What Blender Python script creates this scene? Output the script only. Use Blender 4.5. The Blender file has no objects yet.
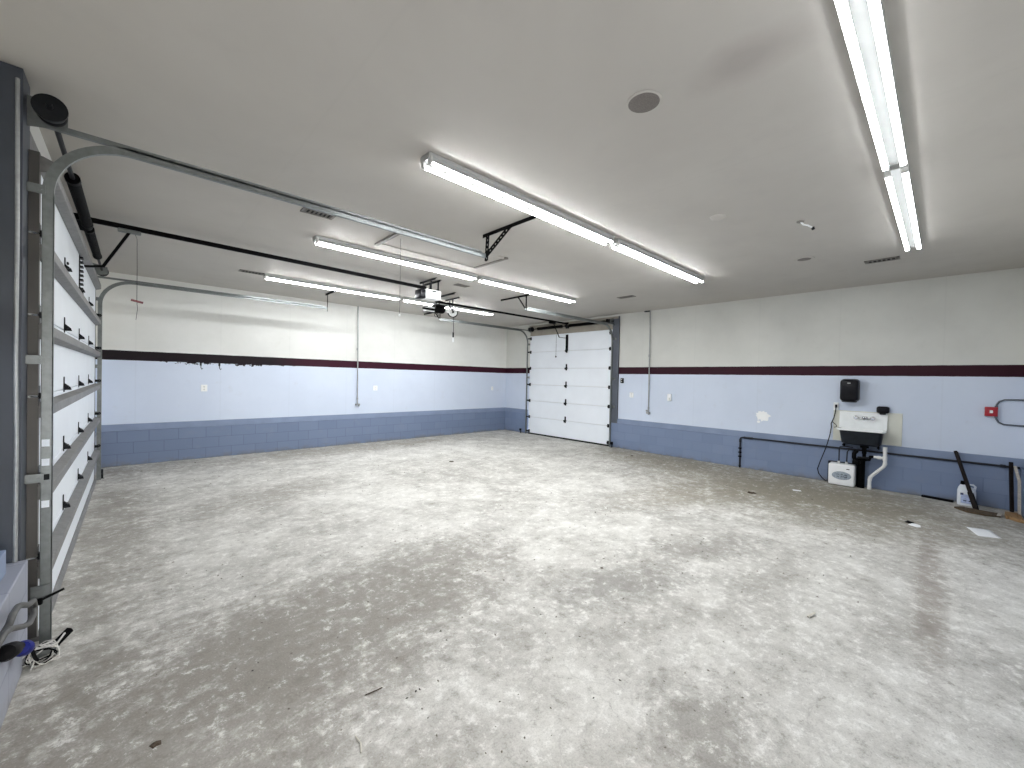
import bpy, bmesh, math, random
from mathutils import Vector, Matrix

random.seed(7)
SC = bpy.context.scene
COL = SC.collection
PI = math.pi

# ------------------------------------------------------------------ camera, world, exposure
cam_d = bpy.data.cameras.new('camera')
cam_d.sensor_width = 36.0
cam_d.lens = 36.0 * 404.38 / 1024
cam_d.clip_start = 0.02
cam = bpy.data.objects.new('camera', cam_d)
COL.objects.link(cam)
RIGHT, UP, FWD = (0.73037, -0.68270, 0.02186), (-0.00693, 0.02460, 0.99967), (0.68302, 0.73028, -0.01324)
cam.matrix_world = Matrix(((RIGHT[0], UP[0], -FWD[0], 0), (RIGHT[1], UP[1], -FWD[1], 0),
                           (RIGHT[2], UP[2], -FWD[2], 1.65), (0, 0, 0, 1)))
SC.camera = cam

FILL_DAYLIGHT = 12.0                                  # fill daylight, let in by the added doorway behind the camera
world = bpy.data.worlds.new('world')
SC.world = world
world.use_nodes = True
world.node_tree.nodes['Background'].inputs[0].default_value = (1.0, 0.97, 0.93, 1)
world.node_tree.nodes['Background'].inputs[1].default_value = FILL_DAYLIGHT

SC.view_settings.view_transform = 'Standard'
SC.view_settings.look = 'None'
SC.view_settings.gamma = 1.0
SC.view_settings.use_curve_mapping = False
SC.view_settings.exposure = 0.19
TUBE_POWER = 70.0

# room: x from the big door's wall (left) to the sink wall (right), y from the wall behind the camera to the long back wall
XL, XR, YF, YB, ZC = -0.49, 8.80, -0.78, 9.70, 3.31

# ------------------------------------------------------------------ materials
def newmat(name):
    m = bpy.data.materials.new(name)
    m.use_nodes = True
    nt = m.node_tree
    return m, nt, nt.nodes['Principled BSDF']

def nd(nt, t, **kw):
    n = nt.nodes.new(t)
    for k, v in kw.items():
        setattr(n, k, v)
    return n

def ramp(nt, src, stops, interp='LINEAR'):
    r = nd(nt, 'ShaderNodeValToRGB')
    r.color_ramp.interpolation = interp
    e = r.color_ramp.elements
    while len(e) < len(stops):
        e.new(0.5)
    for i, (p_, c) in enumerate(stops):
        e[i].position = p_
        e[i].color = (c, c, c, 1) if not isinstance(c, tuple) else (*c, 1)
    nt.links.new(src, r.inputs[0])
    return r.outputs[0]

def noise(nt, vec, scale, detail=4, rough=0.55, dist=0.0):
    n = nd(nt, 'ShaderNodeTexNoise')
    n.inputs['Scale'].default_value = scale
    n.inputs['Detail'].default_value = detail
    n.inputs['Roughness'].default_value = rough
    n.inputs['Distortion'].default_value = dist
    if vec is not None:
        nt.links.new(vec, n.inputs['Vector'])
    return n.outputs[0]

def mixc(nt, fac, a, b, mode='MIX'):
    m = nd(nt, 'ShaderNodeMix', data_type='RGBA', blend_type=mode)
    for sock, v in ((m.inputs[0], fac), (m.inputs[6], a), (m.inputs[7], b)):
        if isinstance(v, (int, float)):
            sock.default_value = v
        elif isinstance(v, tuple):
            sock.default_value = (*v, 1)
        else:
            nt.links.new(v, sock)
    return m.outputs[2]

def mth(nt, op, a, b=None, c=None):
    m = nd(nt, 'ShaderNodeMath', operation=op)
    for i, v in enumerate((a, b, c)):
        if v is None:
            continue
        if isinstance(v, (int, float)):
            m.inputs[i].default_value = v
        else:
            nt.links.new(v, m.inputs[i])
    return m.outputs[0]

def bump(nt, bs, h, strength=0.2, dist=0.01):
    b = nd(nt, 'ShaderNodeBump')
    b.inputs['Strength'].default_value = strength
    b.inputs['Distance'].default_value = dist
    nt.links.new(h, b.inputs['Height'])
    nt.links.new(b.outputs[0], bs.inputs['Normal'])

def geo(nt):
    g = nd(nt, 'ShaderNodeNewGeometry')
    s = nd(nt, 'ShaderNodeSeparateXYZ')
    nt.links.new(g.outputs['Position'], s.inputs[0])
    return g.outputs['Position'], s.outputs[0], s.outputs[1], s.outputs[2]

def simple(name, col, rough=0.5, metal=0.0, var=0.12, scale=12.0, bmp=0.0, spec=0.5):
    m, nt, bs = newmat(name)
    tc = nd(nt, 'ShaderNodeTexCoord').outputs['Object']
    n = noise(nt, tc, scale, 5)
    lo = tuple(c * (1 - var) for c in col)
    hi = tuple(min(1, c * (1 + var)) for c in col)
    nt.links.new(ramp(nt, n, [(0.3, lo), (0.7, hi)]), bs.inputs['Base Color'])
    bs.inputs['Roughness'].default_value = rough
    bs.inputs['Metallic'].default_value = metal
    bs.inputs['Specular IOR Level'].default_value = spec
    if bmp:
        bump(nt, bs, n, bmp, 0.004)
    return m

def floor_material():
    m, nt, bs = newmat('worn_concrete')
    P, X, Y, Z = geo(nt)
    # one slow mottling, one blotchy wear layer with crisp edges, fine grit
    big = noise(nt, P, 0.6, 5, 0.62, 0.3)
    mid = noise(nt, P, 2.6, 10, 0.72, 0.25)
    fine = noise(nt, P, 16.0, 8, 0.75, 0.2)
    grit = noise(nt, P, 110.0, 3, 0.6)
    med = noise(nt, P, 7.5, 9, 0.72, 0.25)
    chip = noise(nt, P, 11.0, 12, 0.82, 0.15)
    soft = mth(nt, 'ADD', mth(nt, 'MULTIPLY', big, 0.5), mth(nt, 'MULTIPLY', mid, 0.5))
    base = ramp(nt, soft, [(0.38, (0.34, 0.325, 0.295)), (0.5, (0.47, 0.455, 0.42)), (0.60, (0.60, 0.585, 0.545))])
    wear = mth(nt, 'ADD', mth(nt, 'ADD', mth(nt, 'MULTIPLY', mid, 0.30), mth(nt, 'MULTIPLY', med, 0.30)), mth(nt, 'MULTIPLY', fine, 0.40))
    col, stain = base, None
    # old damp and grease stains with ragged outlines, each at its own place on the slab
    def blob(cx, cy, rx, ry, ang, soft, amt, c):
        nonlocal col, stain
        ca, sa = math.cos(ang), math.sin(ang)
        dx, dy = mth(nt, 'SUBTRACT', X, cx), mth(nt, 'SUBTRACT', Y, cy)
        u = mth(nt, 'ADD', mth(nt, 'MULTIPLY', dx, ca / rx), mth(nt, 'MULTIPLY', dy, sa / rx))
        v = mth(nt, 'ADD', mth(nt, 'MULTIPLY', dx, -sa / ry), mth(nt, 'MULTIPLY', dy, ca / ry))
        d = mth(nt, 'SQRT', mth(nt, 'ADD', mth(nt, 'MULTIPLY', u, u), mth(nt, 'MULTIPLY', v, v)))
        d = mth(nt, 'ADD', d, mth(nt, 'MULTIPLY', mth(nt, 'SUBTRACT', wear, 0.5), 2.4))
        f = ramp(nt, mth(nt, 'MULTIPLY', d, 0.5), [(0.5 - soft, amt), (0.5 + soft * 0.3, 0.0)])
        col = mixc(nt, f, col, c)
        stain = f if stain is None else mth(nt, 'MAXIMUM', stain, f)
    for b in STAINS:
        blob(*b)
    # worn pale skin in ragged patches, thinner inside the stains, and the dirty pits between
    wv = mth(nt, 'SUBTRACT', wear, mth(nt, 'MULTIPLY', stain, 0.06))
    cv = mth(nt, 'ADD', mth(nt, 'MULTIPLY', chip, 0.62), mth(nt, 'MULTIPLY', wv, 0.38))
    col = mixc(nt, ramp(nt, wv, [(0.47, 0.0), (0.56, 0.35), (0.64, 0.7)]), col, (0.66, 0.645, 0.605))
    col = mixc(nt, ramp(nt, cv, [(0.522, 0.0), (0.55, 0.55), (0.61, 0.85)]), col, (0.74, 0.73, 0.69))
    col = mixc(nt, ramp(nt, cv, [(0.38, 0.75), (0.425, 0.5), (0.468, 0.0)]), col, (0.20, 0.185, 0.16))
    col = mixc(nt, ramp(nt, grit, [(0.35, 0.22), (0.5, 0.0)]), col, (0.12, 0.115, 0.10))
    col = mixc(nt, ramp(nt, grit, [(0.60, 0.0), (0.72, 0.35)]), col, (0.62, 0.60, 0.56))
    # hairline cracks
    vo = nd(nt, 'ShaderNodeTexVoronoi', feature='DISTANCE_TO_EDGE')
    vo.inputs['Scale'].default_value = 0.45
    wob = nd(nt, 'ShaderNodeVectorMath', operation='ADD')
    nn = nd(nt, 'ShaderNodeTexNoise')
    nn.inputs['Scale'].default_value = 1.6
    nn.inputs['Detail'].default_value = 6
    nt.links.new(P, nn.inputs['Vector'])
    sc_ = nd(nt, 'ShaderNodeVectorMath', operation='SCALE')
    sc_.inputs['Scale'].default_value = 0.9
    nt.links.new(nn.outputs[1], sc_.inputs[0])
    nt.links.new(P, wob.inputs[0]); nt.links.new(sc_.outputs[0], wob.inputs[1])
    nt.links.new(wob.outputs[0], vo.inputs['Vector'])
    col = mixc(nt, ramp(nt, vo.outputs['Distance'], [(0.0, 0.16), (0.004, 0.0)]), col, (0.10, 0.09, 0.08))
    nt.links.new(col, bs.inputs['Base Color'])
    nt.links.new(ramp(nt, wear, [(0.3, 0.55), (0.7, 0.85)]), bs.inputs['Roughness'])
    bs.inputs['Specular IOR Level'].default_value = 0.35
    bump(nt, bs, mth(nt, 'ADD', wear, mth(nt, 'MULTIPLY', grit, 0.15)), 0.35, 0.012)
    return m

# cx, cy, rx, ry, angle, edge softness, amount, colour
STAINS = [
    (0.9, 2.75, 1.7, 0.75, 0.15, 0.3, 0.75, (0.215, 0.195, 0.172)),
    (0.1, 2.3, 1.2, 1.1, 0.0, 0.3, 0.6, (0.235, 0.212, 0.185)),
    (2.0, 3.1, 0.9, 0.5, 0.2, 0.3, 0.5, (0.25, 0.235, 0.21)),
    (2.95, 1.75, 0.75, 0.30, -0.35, 0.3, 0.6, (0.22, 0.21, 0.195)),
    (4.2, 1.6, 0.9, 0.30, -0.5, 0.3, 0.55, (0.23, 0.215, 0.195)),
    (2.0, 0.72, 0.45, 0.28, 0.4, 0.3, 0.6, (0.23, 0.215, 0.195)),
    (5.9, 2.6, 1.3, 0.55, -0.3, 0.3, 0.5, (0.29, 0.26, 0.205)),
    (7.4, 1.4, 1.8, 2.4, 0.1, 0.35, 0.95, (0.235, 0.21, 0.155)),
    (8.1, 4.0, 1.0, 2.2, 0.0, 0.35, 0.85, (0.245, 0.22, 0.165)),
    (5.0, 0.05, 1.9, 0.11, 0.02, 0.3, 0.6, (0.24, 0.205, 0.175)),
    (1.3, 6.2, 1.4, 0.5, 0.35, 0.35, 0.5, (0.27, 0.25, 0.22)),
    (3.6, 9.1, 4.5, 0.7, 0.0, 0.35, 0.6, (0.27, 0.245, 0.20)),
    (-0.15, 6.0, 0.45, 3.4, 0.0, 0.35, 0.6, (0.22, 0.20, 0.17)),
]

def wall_material(name, kind):
    # painted wall: white above, a plum band, pale blue grey below; kind picks the horizontal axis
    m, nt, bs = newmat(name)
    P, X, Y, Z = geo(nt)
    H = X if kind in ('back', 'front') else Y
    edge = noise(nt, P, 5.0, 5, 0.6)
    n1 = noise(nt, P, 0.9, 5, 0.6)
    n2 = noise(nt, P, 6.0, 6, 0.65)
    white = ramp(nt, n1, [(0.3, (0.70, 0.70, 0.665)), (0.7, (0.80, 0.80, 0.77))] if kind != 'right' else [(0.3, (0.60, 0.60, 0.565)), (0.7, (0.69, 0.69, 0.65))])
    blue = ramp(nt, n1, [(0.3, (0.60, 0.665, 0.785)), (0.7, (0.655, 0.72, 0.84))])
    plum = (0.030, 0.003, 0.011)
    jit = mth(nt, 'MULTIPLY', mth(nt, 'SUBTRACT', edge, 0.5), 0.012)
    z1 = mth(nt, 'ADD', Z, jit)
    zlow = z1
    if kind == 'back':
        # torn lower paint edge on the left third of the band, and the band darker there
        mask = mth(nt, 'MULTIPLY', ramp(nt, mth(nt, 'DIVIDE', X, 5.0), [(0.06, 0.0), (0.12, 1.0)]),
                   ramp(nt, mth(nt, 'DIVIDE', X, 5.0), [(0.46, 1.0), (0.52, 0.0)]))
        rag = noise(nt, P, 9.0, 6, 0.75)
        zlow = mth(nt, 'ADD', z1, mth(nt, 'MULTIPLY', mask, mth(nt, 'MULTIPLY', ramp(nt, rag, [(0.48, 0.0), (0.62, 1.0)]), 0.05)))
        plum = mixc(nt, ramp(nt, mth(nt, 'DIVIDE', X, 5.0), [(0.42, 0.0), (0.56, 1.0)]), (0.008, 0.003, 0.006), (0.034, 0.003, 0.013))
    # faint vertical joints between wall boards
    w = mth(nt, 'ABSOLUTE', mth(nt, 'SUBTRACT', mth(nt, 'FRACT', mth(nt, 'DIVIDE', mth(nt, 'ADD', H, 10.35), 1.22)), 0.5))
    joint = ramp(nt, w, [(0.0, 0.06), (0.012, 0.0)])
    soil = ramp(nt, n2, [(0.60, 0.0), (0.8, 0.16)])
    blue = mixc(nt, soil, mixc(nt, joint, blue, (0.25, 0.26, 0.27)), (0.42, 0.40, 0.36))
    white = mixc(nt, soil, mixc(nt, joint, white, (0.25, 0.26, 0.27)), (0.42, 0.40, 0.36))
    col = mixc(nt, mth(nt, 'GREATER_THAN', zlow, 1.823), blue, plum)
    col = mixc(nt, mth(nt, 'GREATER_THAN', z1, 1.990), col, white)
    nt.links.new(col, bs.inputs['Base Color'])
    bs.inputs['Roughness'].default_value = 0.5
    bs.inputs['Specular IOR Level'].default_value = 0.2
    bump(nt, bs, n2, 0.12, 0.006)
    return m

def block_material(name, along, tone=1.0, mortar=1.0, cols=None):
    m, nt, bs = newmat(name)
    P, X, Y, Z = geo(nt)
    cb = nd(nt, 'ShaderNodeCombineXYZ')
    nt.links.new(X if along == 'x' else Y, cb.inputs[0])
    nt.links.new(mth(nt, 'SUBTRACT', Z, 0.0), cb.inputs[1])
    br = nd(nt, 'ShaderNodeTexBrick')
    br.offset = 0.5
    for k, v in (('Scale', 1.0), ('Mortar Size', 0.006), ('Mortar Smooth', 0.4), ('Bias', 0.0), ('Brick Width', 0.407), ('Row Height', 0.2)):
        br.inputs[k].default_value = v
    br.inputs['Color1'].default_value = (0.158 * tone, 0.205 * tone, 0.312 * tone, 1)
    br.inputs['Color2'].default_value = (0.176 * tone, 0.226 * tone, 0.338 * tone, 1)
    br.inputs['Mortar'].default_value = (0.125 * tone * mortar, 0.163 * tone * mortar, 0.255 * tone * mortar, 1)
    if cols:
        for sock, c in zip(('Color1', 'Color2', 'Mortar'), cols):
            br.inputs[sock].default_value = (*c, 1)
    nt.links.new(cb.outputs[0], br.inputs['Vector'])
    n2 = noise(nt, P, 5.0, 6, 0.65)
    col = mixc(nt, ramp(nt, n2, [(0.55, 0.0), (0.8, 0.3)]), br.outputs[0], (0.26, 0.28, 0.33))
    # scuffs and dirt along the foot of the wall
    foot = mth(nt, 'MULTIPLY', ramp(nt, Z, [(0.0, 1.0), (0.10, 0.0)]), ramp(nt, n2, [(0.40, 0.0), (0.6, 0.7)]))
    col = mixc(nt, foot, col, (0.16, 0.145, 0.12))
    nt.links.new(col, bs.inputs['Base Color'])
    bs.inputs['Roughness'].default_value = 0.55
    bump(nt, bs, mth(nt, 'SUBTRACT', mth(nt, 'MULTIPLY', n2, 0.2), br.outputs[1]), 0.5, 0.006)
    return m

def ceiling_material():
    m, nt, bs = newmat('ceiling_paint')
    P, X, Y, Z = geo(nt)
    n1 = noise(nt, P, 0.6, 5, 0.6, 0.5)
    n2 = noise(nt, P, 3.0, 6, 0.6)
    col = ramp(nt, n1, [(0.3, (0.50, 0.475, 0.44)), (0.7, (0.56, 0.535, 0.495))])
    col = mixc(nt, ramp(nt, n2, [(0.55, 0.0), (0.8, 0.25)]), col, (0.44, 0.42, 0.40))
    # a brownish soot smear beside the nearest light row
    dx = mth(nt, 'DIVIDE', mth(nt, 'SUBTRACT', X, 2.27), 0.16)
    dy = mth(nt, 'DIVIDE', mth(nt, 'SUBTRACT', Y, 0.72), 0.30)
    d = mth(nt, 'SQRT', mth(nt, 'ADD', mth(nt, 'MULTIPLY', dx, dx), mth(nt, 'MULTIPLY', dy, dy)))
    d = mth(nt, 'ADD', d, mth(nt, 'MULTIPLY', mth(nt, 'SUBTRACT', n2, 0.5), 1.2))
    col = mixc(nt, ramp(nt, mth(nt, 'MULTIPLY', d, 0.5), [(0.1, 0.32), (0.62, 0.0)]), col, (0.22, 0.17, 0.165))
    # faint board joints
    w = mth(nt, 'ABSOLUTE', mth(nt, 'SUBTRACT', mth(nt, 'FRACT', mth(nt, 'DIVIDE', mth(nt, 'ADD', X, 10.1), 2.44)), 0.5))
    col = mixc(nt, ramp(nt, w, [(0.0, 0.06), (0.006, 0.0)]), col, (0.34, 0.33, 0.31))
    nt.links.new(col, bs.inputs['Base Color'])
    nt.links.new(ramp(nt, n2, [(0.3, 0.45), (0.7, 0.55)]), bs.inputs['Roughness'])
    bs.inputs['Specular IOR Level'].default_value = 0.06
    bump(nt, bs, n1, 0.25, 0.02)
    return m

def tube_material(name, k):
    m, nt, bs = newmat(name)
    em = nd(nt, 'ShaderNodeEmission')
    em.inputs[0].default_value = (0.955, 0.98, 1.0, 1)
    em.inputs[1].default_value = TUBE_POWER * k
    nt.links.new(em.outputs[0], nt.nodes['Material Output'].inputs[0])
    return m

def wood_material(name, c1, c2):
    m, nt, bs = newmat(name)
    tc = nd(nt, 'ShaderNodeTexCoord').outputs['Object']
    mp = nd(nt, 'ShaderNodeMapping')
    mp.inputs['Scale'].default_value = (3, 30, 30)
    nt.links.new(tc, mp.inputs[0])
    n = noise(nt, mp.outputs[0], 1.5, 6, 0.6, 1.0)
    nt.links.new(ramp(nt, n, [(0.3, c1), (0.7, c2)]), bs.inputs['Base Color'])
    bs.inputs['Roughness'].default_value = 0.7
    bs.inputs['Specular IOR Level'].default_value = 0.15
    bump(nt, bs, n, 0.2, 0.004)
    return m

def galvanised(name, col, metal=0.6, rough=0.42):
    m, nt, bs = newmat(name)
    P, X, Y, Z = geo(nt)
    n = noise(nt, P, 25.0, 4, 0.6)
    n2 = noise(nt, P, 3.0, 4, 0.6)
    lo, hi = tuple(c * 0.8 for c in col), tuple(min(1, c * 1.2) for c in col)
    nt.links.new(ramp(nt, mth(nt, 'MULTIPLY', mth(nt, 'ADD', n, n2), 0.5), [(0.35, lo), (0.65, hi)]), bs.inputs['Base Color'])
    bs.inputs['Metallic'].default_value = metal
    bs.inputs['Roughness'].default_value = rough
    return m

M = {
    'floor': floor_material(),
    'ceiling': ceiling_material(),
    'pavement': simple('pavement', (0.40, 0.385, 0.36), 0.8, 0, 0.15, 3),
    'block_left': None,
    'tube_old': tube_material('lit_tube_old', 0.45), 'tube': tube_material('lit_tube', 1.28), 'tube_new': tube_material('lit_tube_new', 1.22),
    'block_x': block_material('painted_block_back', 'x'),
    'block_y': block_material('painted_block_side', 'y', 1.12, 1.22),
    'band': simple('blue_board_paint', (0.22, 0.275, 0.395), 0.5, 0, 0.08, 4),
    'jamb': simple('slate_jamb_paint', (0.105, 0.118, 0.145), 0.45, 0, 0.12, 3),
    'jamb_dark': simple('dark_jamb_paint', (0.052, 0.060, 0.076), 0.5, 0, 0.15, 3),
    'door_white': simple('door_panel_white', (0.83, 0.87, 0.92), 0.42, 0, 0.03, 2.0),
    'door_tan': simple('header_tan', (0.34, 0.31, 0.26), 0.5, 0, 0.1, 4),
    'stile': simple('door_end_grey', (0.10, 0.095, 0.088), 0.5, 0.2, 0.1, 6),
    'galv': galvanised('galvanised_steel', (0.20, 0.215, 0.212), 0.5, 0.38),
    'strut': galvanised('strut_steel', (0.215, 0.212, 0.208), 0.35, 0.5),
    'black': simple('black_steel', (0.0025, 0.0025, 0.003), 0.5, 0.0, 0.2, 20, 0, 0.06),
    'rubber': simple('black_rubber', (0.014, 0.014, 0.014), 0.7, 0, 0.2, 20, 0, 0.2),
    'dark': simple('dark_steel', (0.012, 0.013, 0.015), 0.45, 0.0, 0.2, 20, 0, 0.15),
    'fixture': simple('fixture_white', (0.58, 0.59, 0.58), 0.35, 0, 0.04, 6),
    'lampholder': simple('lampholder_grey', (0.66, 0.66, 0.64), 0.5, 0, 0.06, 20),
    'white': simple('white_plastic', (0.88, 0.89, 0.89), 0.35, 0, 0.03, 10),
    'pvc': simple('pvc_white', (0.80, 0.80, 0.78), 0.35, 0, 0.04, 10),
    'cream': simple('cream_board', (0.68, 0.68, 0.60), 0.4, 0, 0.05, 5),
    'enamel': simple('white_enamel', (0.90, 0.92, 0.91), 0.16, 0, 0.05, 7),
    'enamel_dark': simple('dark_blue_black_enamel', (0.010, 0.014, 0.020), 0.4, 0, 0.3, 9, 0, 0.3),
    'chrome': simple('chrome', (0.62, 0.63, 0.64), 0.18, 1.0, 0.05, 20),
    'blackplastic': simple('black_plastic', (0.007, 0.007, 0.010), 0.3, 0, 0.2, 15, 0, 0.2),
    'badge': simple('grey_badge', (0.34, 0.39, 0.44), 0.4, 0, 0.3, 60),
    'copper': simple('tarnished_pipe', (0.020, 0.022, 0.028), 0.45, 0.0, 0.2, 20, 0, 0.25),
    'red': simple('red_alarm', (0.36, 0.010, 0.022), 0.35, 0, 0.1, 15),
    'conduit': galvanised('conduit_steel', (0.36, 0.37, 0.37), 0.5, 0.4),
    'conduit_blue': simple('conduit_slate', (0.10, 0.115, 0.14), 0.45, 0.2, 0.1, 10),
    'speaker': simple('speaker_grille', (0.185, 0.165, 0.15), 0.7, 0, 0.2, 160),
    'vent': simple('vent_bronze', (0.20, 0.185, 0.165), 0.5, 0.3, 0.15, 20),
    'slot': simple('vent_slot', (0.012, 0.012, 0.012), 0.9, 0, 0.1, 20),
    'wood_dark': wood_material('dark_timber', (0.006, 0.005, 0.005), (0.020, 0.014, 0.012)),
    'wood_brown': wood_material('brown_timber', (0.055, 0.040, 0.026), (0.13, 0.095, 0.06)),
    'wood_tan': wood_material('tan_timber', (0.22, 0.13, 0.06), (0.36, 0.23, 0.12)),
    'wood_pale': wood_material('pale_timber', (0.36, 0.33, 0.29), (0.55, 0.51, 0.46)),
    'paper': simple('paper', (0.84, 0.85, 0.86), 0.8, 0, 0.03, 6),
    'jug': simple('jug_plastic', (0.74, 0.78, 0.84), 0.35, 0, 0.05, 10),
    'label_blue': simple('jug_label', (0.44, 0.52, 0.74), 0.5, 0, 0.25, 40),
    'navy': simple('navy_print', (0.02, 0.03, 0.12), 0.5, 0, 0.2, 40),
    'blue': simple('blue_tape', (0.008, 0.014, 0.16), 0.5, 0, 0.2, 30, 0, 0.15),
    'cable_white': simple('white_cable', (0.58, 0.57, 0.54), 0.5, 0, 0.1, 20),
    'flex': simple('grey_flexible_conduit', (0.085, 0.085, 0.082), 0.5, 0.2, 0.2, 50),
    'patch': simple('plaster_patch', (0.93, 0.94, 0.94), 0.7, 0, 0.04, 8),
    'leaf': simple('dry_leaf', (0.05, 0.032, 0.018), 0.8, 0, 0.3, 40),
    'straw': simple('straw', (0.55, 0.52, 0.45), 0.7, 0, 0.2, 40),
    'grit': simple('grit', (0.16, 0.145, 0.12), 0.8, 0, 0.9, 3.0),
    'cord_red': simple('red_pull', (0.22, 0.07, 0.075), 0.5, 0, 0.1, 30),
}
M['block_left'] = block_material('painted_block_left', 'y', 1.0, 1.0, ((0.30, 0.315, 0.37), (0.32, 0.335, 0.39), (0.25, 0.265, 0.32)))
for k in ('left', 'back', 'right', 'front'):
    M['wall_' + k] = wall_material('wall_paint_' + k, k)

# ------------------------------------------------------------------ mesh building
class MB:
    """collects shapes in world coordinates, then links them as one mesh"""
    def __init__(self):
        self.v, self.f = [], []

    def add(self, vs, fs):
        o = len(self.v)
        self.v += [Vector(a) for a in vs]
        self.f += [tuple(i + o for i in q) for q in fs]
        return self

    def box(self, x0, x1, y0, y1, z0, z1):
        x0, x1 = min(x0, x1), max(x0, x1); y0, y1 = min(y0, y1), max(y0, y1); z0, z1 = min(z0, z1), max(z0, z1)
        return self.add([(x0, y0, z0), (x1, y0, z0), (x1, y1, z0), (x0, y1, z0), (x0, y0, z1), (x1, y0, z1), (x1, y1, z1), (x0, y1, z1)],
                        [(0, 3, 2, 1), (4, 5, 6, 7), (0, 1, 5, 4), (1, 2, 6, 5), (2, 3, 7, 6), (3, 0, 4, 7)])

    def rbox(self, x0, x1, y0, y1, z0, z1, r=0.01, seg=2):
        bm = bmesh.new()
        bmesh.ops.create_cube(bm, size=1)
        for v in bm.verts:
            v.co = Vector(((x0 + x1) / 2 + v.co.x * (x1 - x0), (y0 + y1) / 2 + v.co.y * (y1 - y0), (z0 + z1) / 2 + v.co.z * (z1 - z0)))
        bmesh.ops.bevel(bm, geom=bm.edges[:], offset=r, segments=seg, affect='EDGES', profile=0.5)
        bm.verts.index_update()
        self.add([v.co.copy() for v in bm.verts], [tuple(v.index for v in f.verts) for f in bm.faces])
        bm.free()
        return self

    def bar(self, p, q, w, h, up=(0, 0, 1)):
        """rectangular bar from p to q, w across, h along up"""
        p, q, up = Vector(p), Vector(q), Vector(up)
        d = (q - p).normalized()
        s = d.cross(up)
        if s.length < 1e-5:
            s = d.cross(Vector((1, 0, 0)))
        s.normalize()
        u = s.cross(d).normalized()
        s *= w / 2; u *= h / 2
        return self.add([p - s - u, p + s - u, p + s + u, p - s + u, q - s - u, q + s - u, q + s + u, q - s + u],
                        [(0, 3, 2, 1), (4, 5, 6, 7), (0, 1, 5, 4), (1, 2, 6, 5), (2, 3, 7, 6), (3, 0, 4, 7)])

    def sweep(self, pts, prof, closed=True):
        """sweep a 2d profile along points with a carried-over frame"""
        pts = [Vector(a) for a in pts]
        n, k = len(pts), len(prof)
        t0 = (pts[1] - pts[0]).normalized()
        ref = Vector((0, 0, 1)) if abs(t0.z) < 0.9 else Vector((1, 0, 0))
        u = (ref - t0 * ref.dot(t0)).normalized()
        vs = []
        for i in range(n):
            a = pts[max(i - 1, 0)]; b = pts[min(i + 1, n - 1)]
            t = (b - a).normalized()
            u = (u - t * u.dot(t)).normalized()
            w = t.cross(u)
            vs += [pts[i] + u * x + w * y for x, y in prof]
        fs = [(i * k + j, i * k + (j + 1) % k, (i + 1) * k + (j + 1) % k, (i + 1) * k + j) for i in range(n - 1) for j in range(k)]
        fs.append(tuple(range(k - 1, -1, -1)))
        fs.append(tuple((n - 1) * k + j for j in range(k)))
        return self.add(vs, fs)

    def tube(self, pts, r, seg=10):
        return self.sweep(pts, [(r * math.cos(2 * PI * j / seg), r * math.sin(2 * PI * j / seg)) for j in range(seg)])

    def cyl(self, p, q, r, seg=20):
        return self.tube([p, q], r, seg)

    def lathe(self, prof, o, axis=(0, 0, 1), seg=28):
        """prof: list of (radius, height along axis)"""
        o, ax = Vector(o), Vector(axis).normalized()
        a = ax.orthogonal().normalized(); b = ax.cross(a)
        vs, k = [], len(prof)
        for j in range(seg):
            t = 2 * PI * j / seg
            vs += [o + ax * h + (a * math.cos(t) + b * math.sin(t)) * r for r, h in prof]
        fs = [(j * k + i, ((j + 1) % seg) * k + i, ((j + 1) % seg) * k + i + 1, j * k + i + 1) for j in range(seg) for i in range(k - 1)]
        if prof[0][0] > 1e-6:
            fs.append(tuple(j * k for j in range(seg - 1, -1, -1)))
        if prof[-1][0] > 1e-6:
            fs.append(tuple(j * k + k - 1 for j in range(seg)))
        return self.add(vs, fs)

    def ring(self, o, axis, R, r, seg=28, rs=8):
        o, ax = Vector(o), Vector(axis).normalized()
        a = ax.orthogonal().normalized(); b = ax.cross(a)
        vs = []
        for j in range(seg):
            t = 2 * PI * j / seg
            d = a * math.cos(t) + b * math.sin(t)
            vs += [o + d * (R + r * math.cos(2 * PI * i / rs)) + ax * r * math.sin(2 * PI * i / rs) for i in range(rs)]
        fs = [(j * rs + i, ((j + 1) % seg) * rs + i, ((j + 1) % seg) * rs + (i + 1) % rs, j * rs + (i + 1) % rs) for j in range(seg) for i in range(rs)]
        return self.add(vs, fs)

    def prism(self, poly, d):
        """3d polygon pushed along d"""
        n = len(poly); d = Vector(d)
        vs = [Vector(a) for a in poly]
        vs += [a + d for a in vs]
        fs = [tuple(range(n - 1, -1, -1)), tuple(range(n, 2 * n))] + [(i, (i + 1) % n, n + (i + 1) % n, n + i) for i in range(n)]
        return self.add(vs, fs)

    def angle(self, p, q, w, t, a, b):
        """L section from p to q with legs of width w along a and b"""
        a, b = Vector(a), Vector(b)
        pr = [Vector((0, 0, 0)), a * w, a * w + b * t, a * t + b * t, a * t + b * w, b * w]
        return self.prism([Vector(p) + c for c in pr], Vector(q) - Vector(p))

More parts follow.
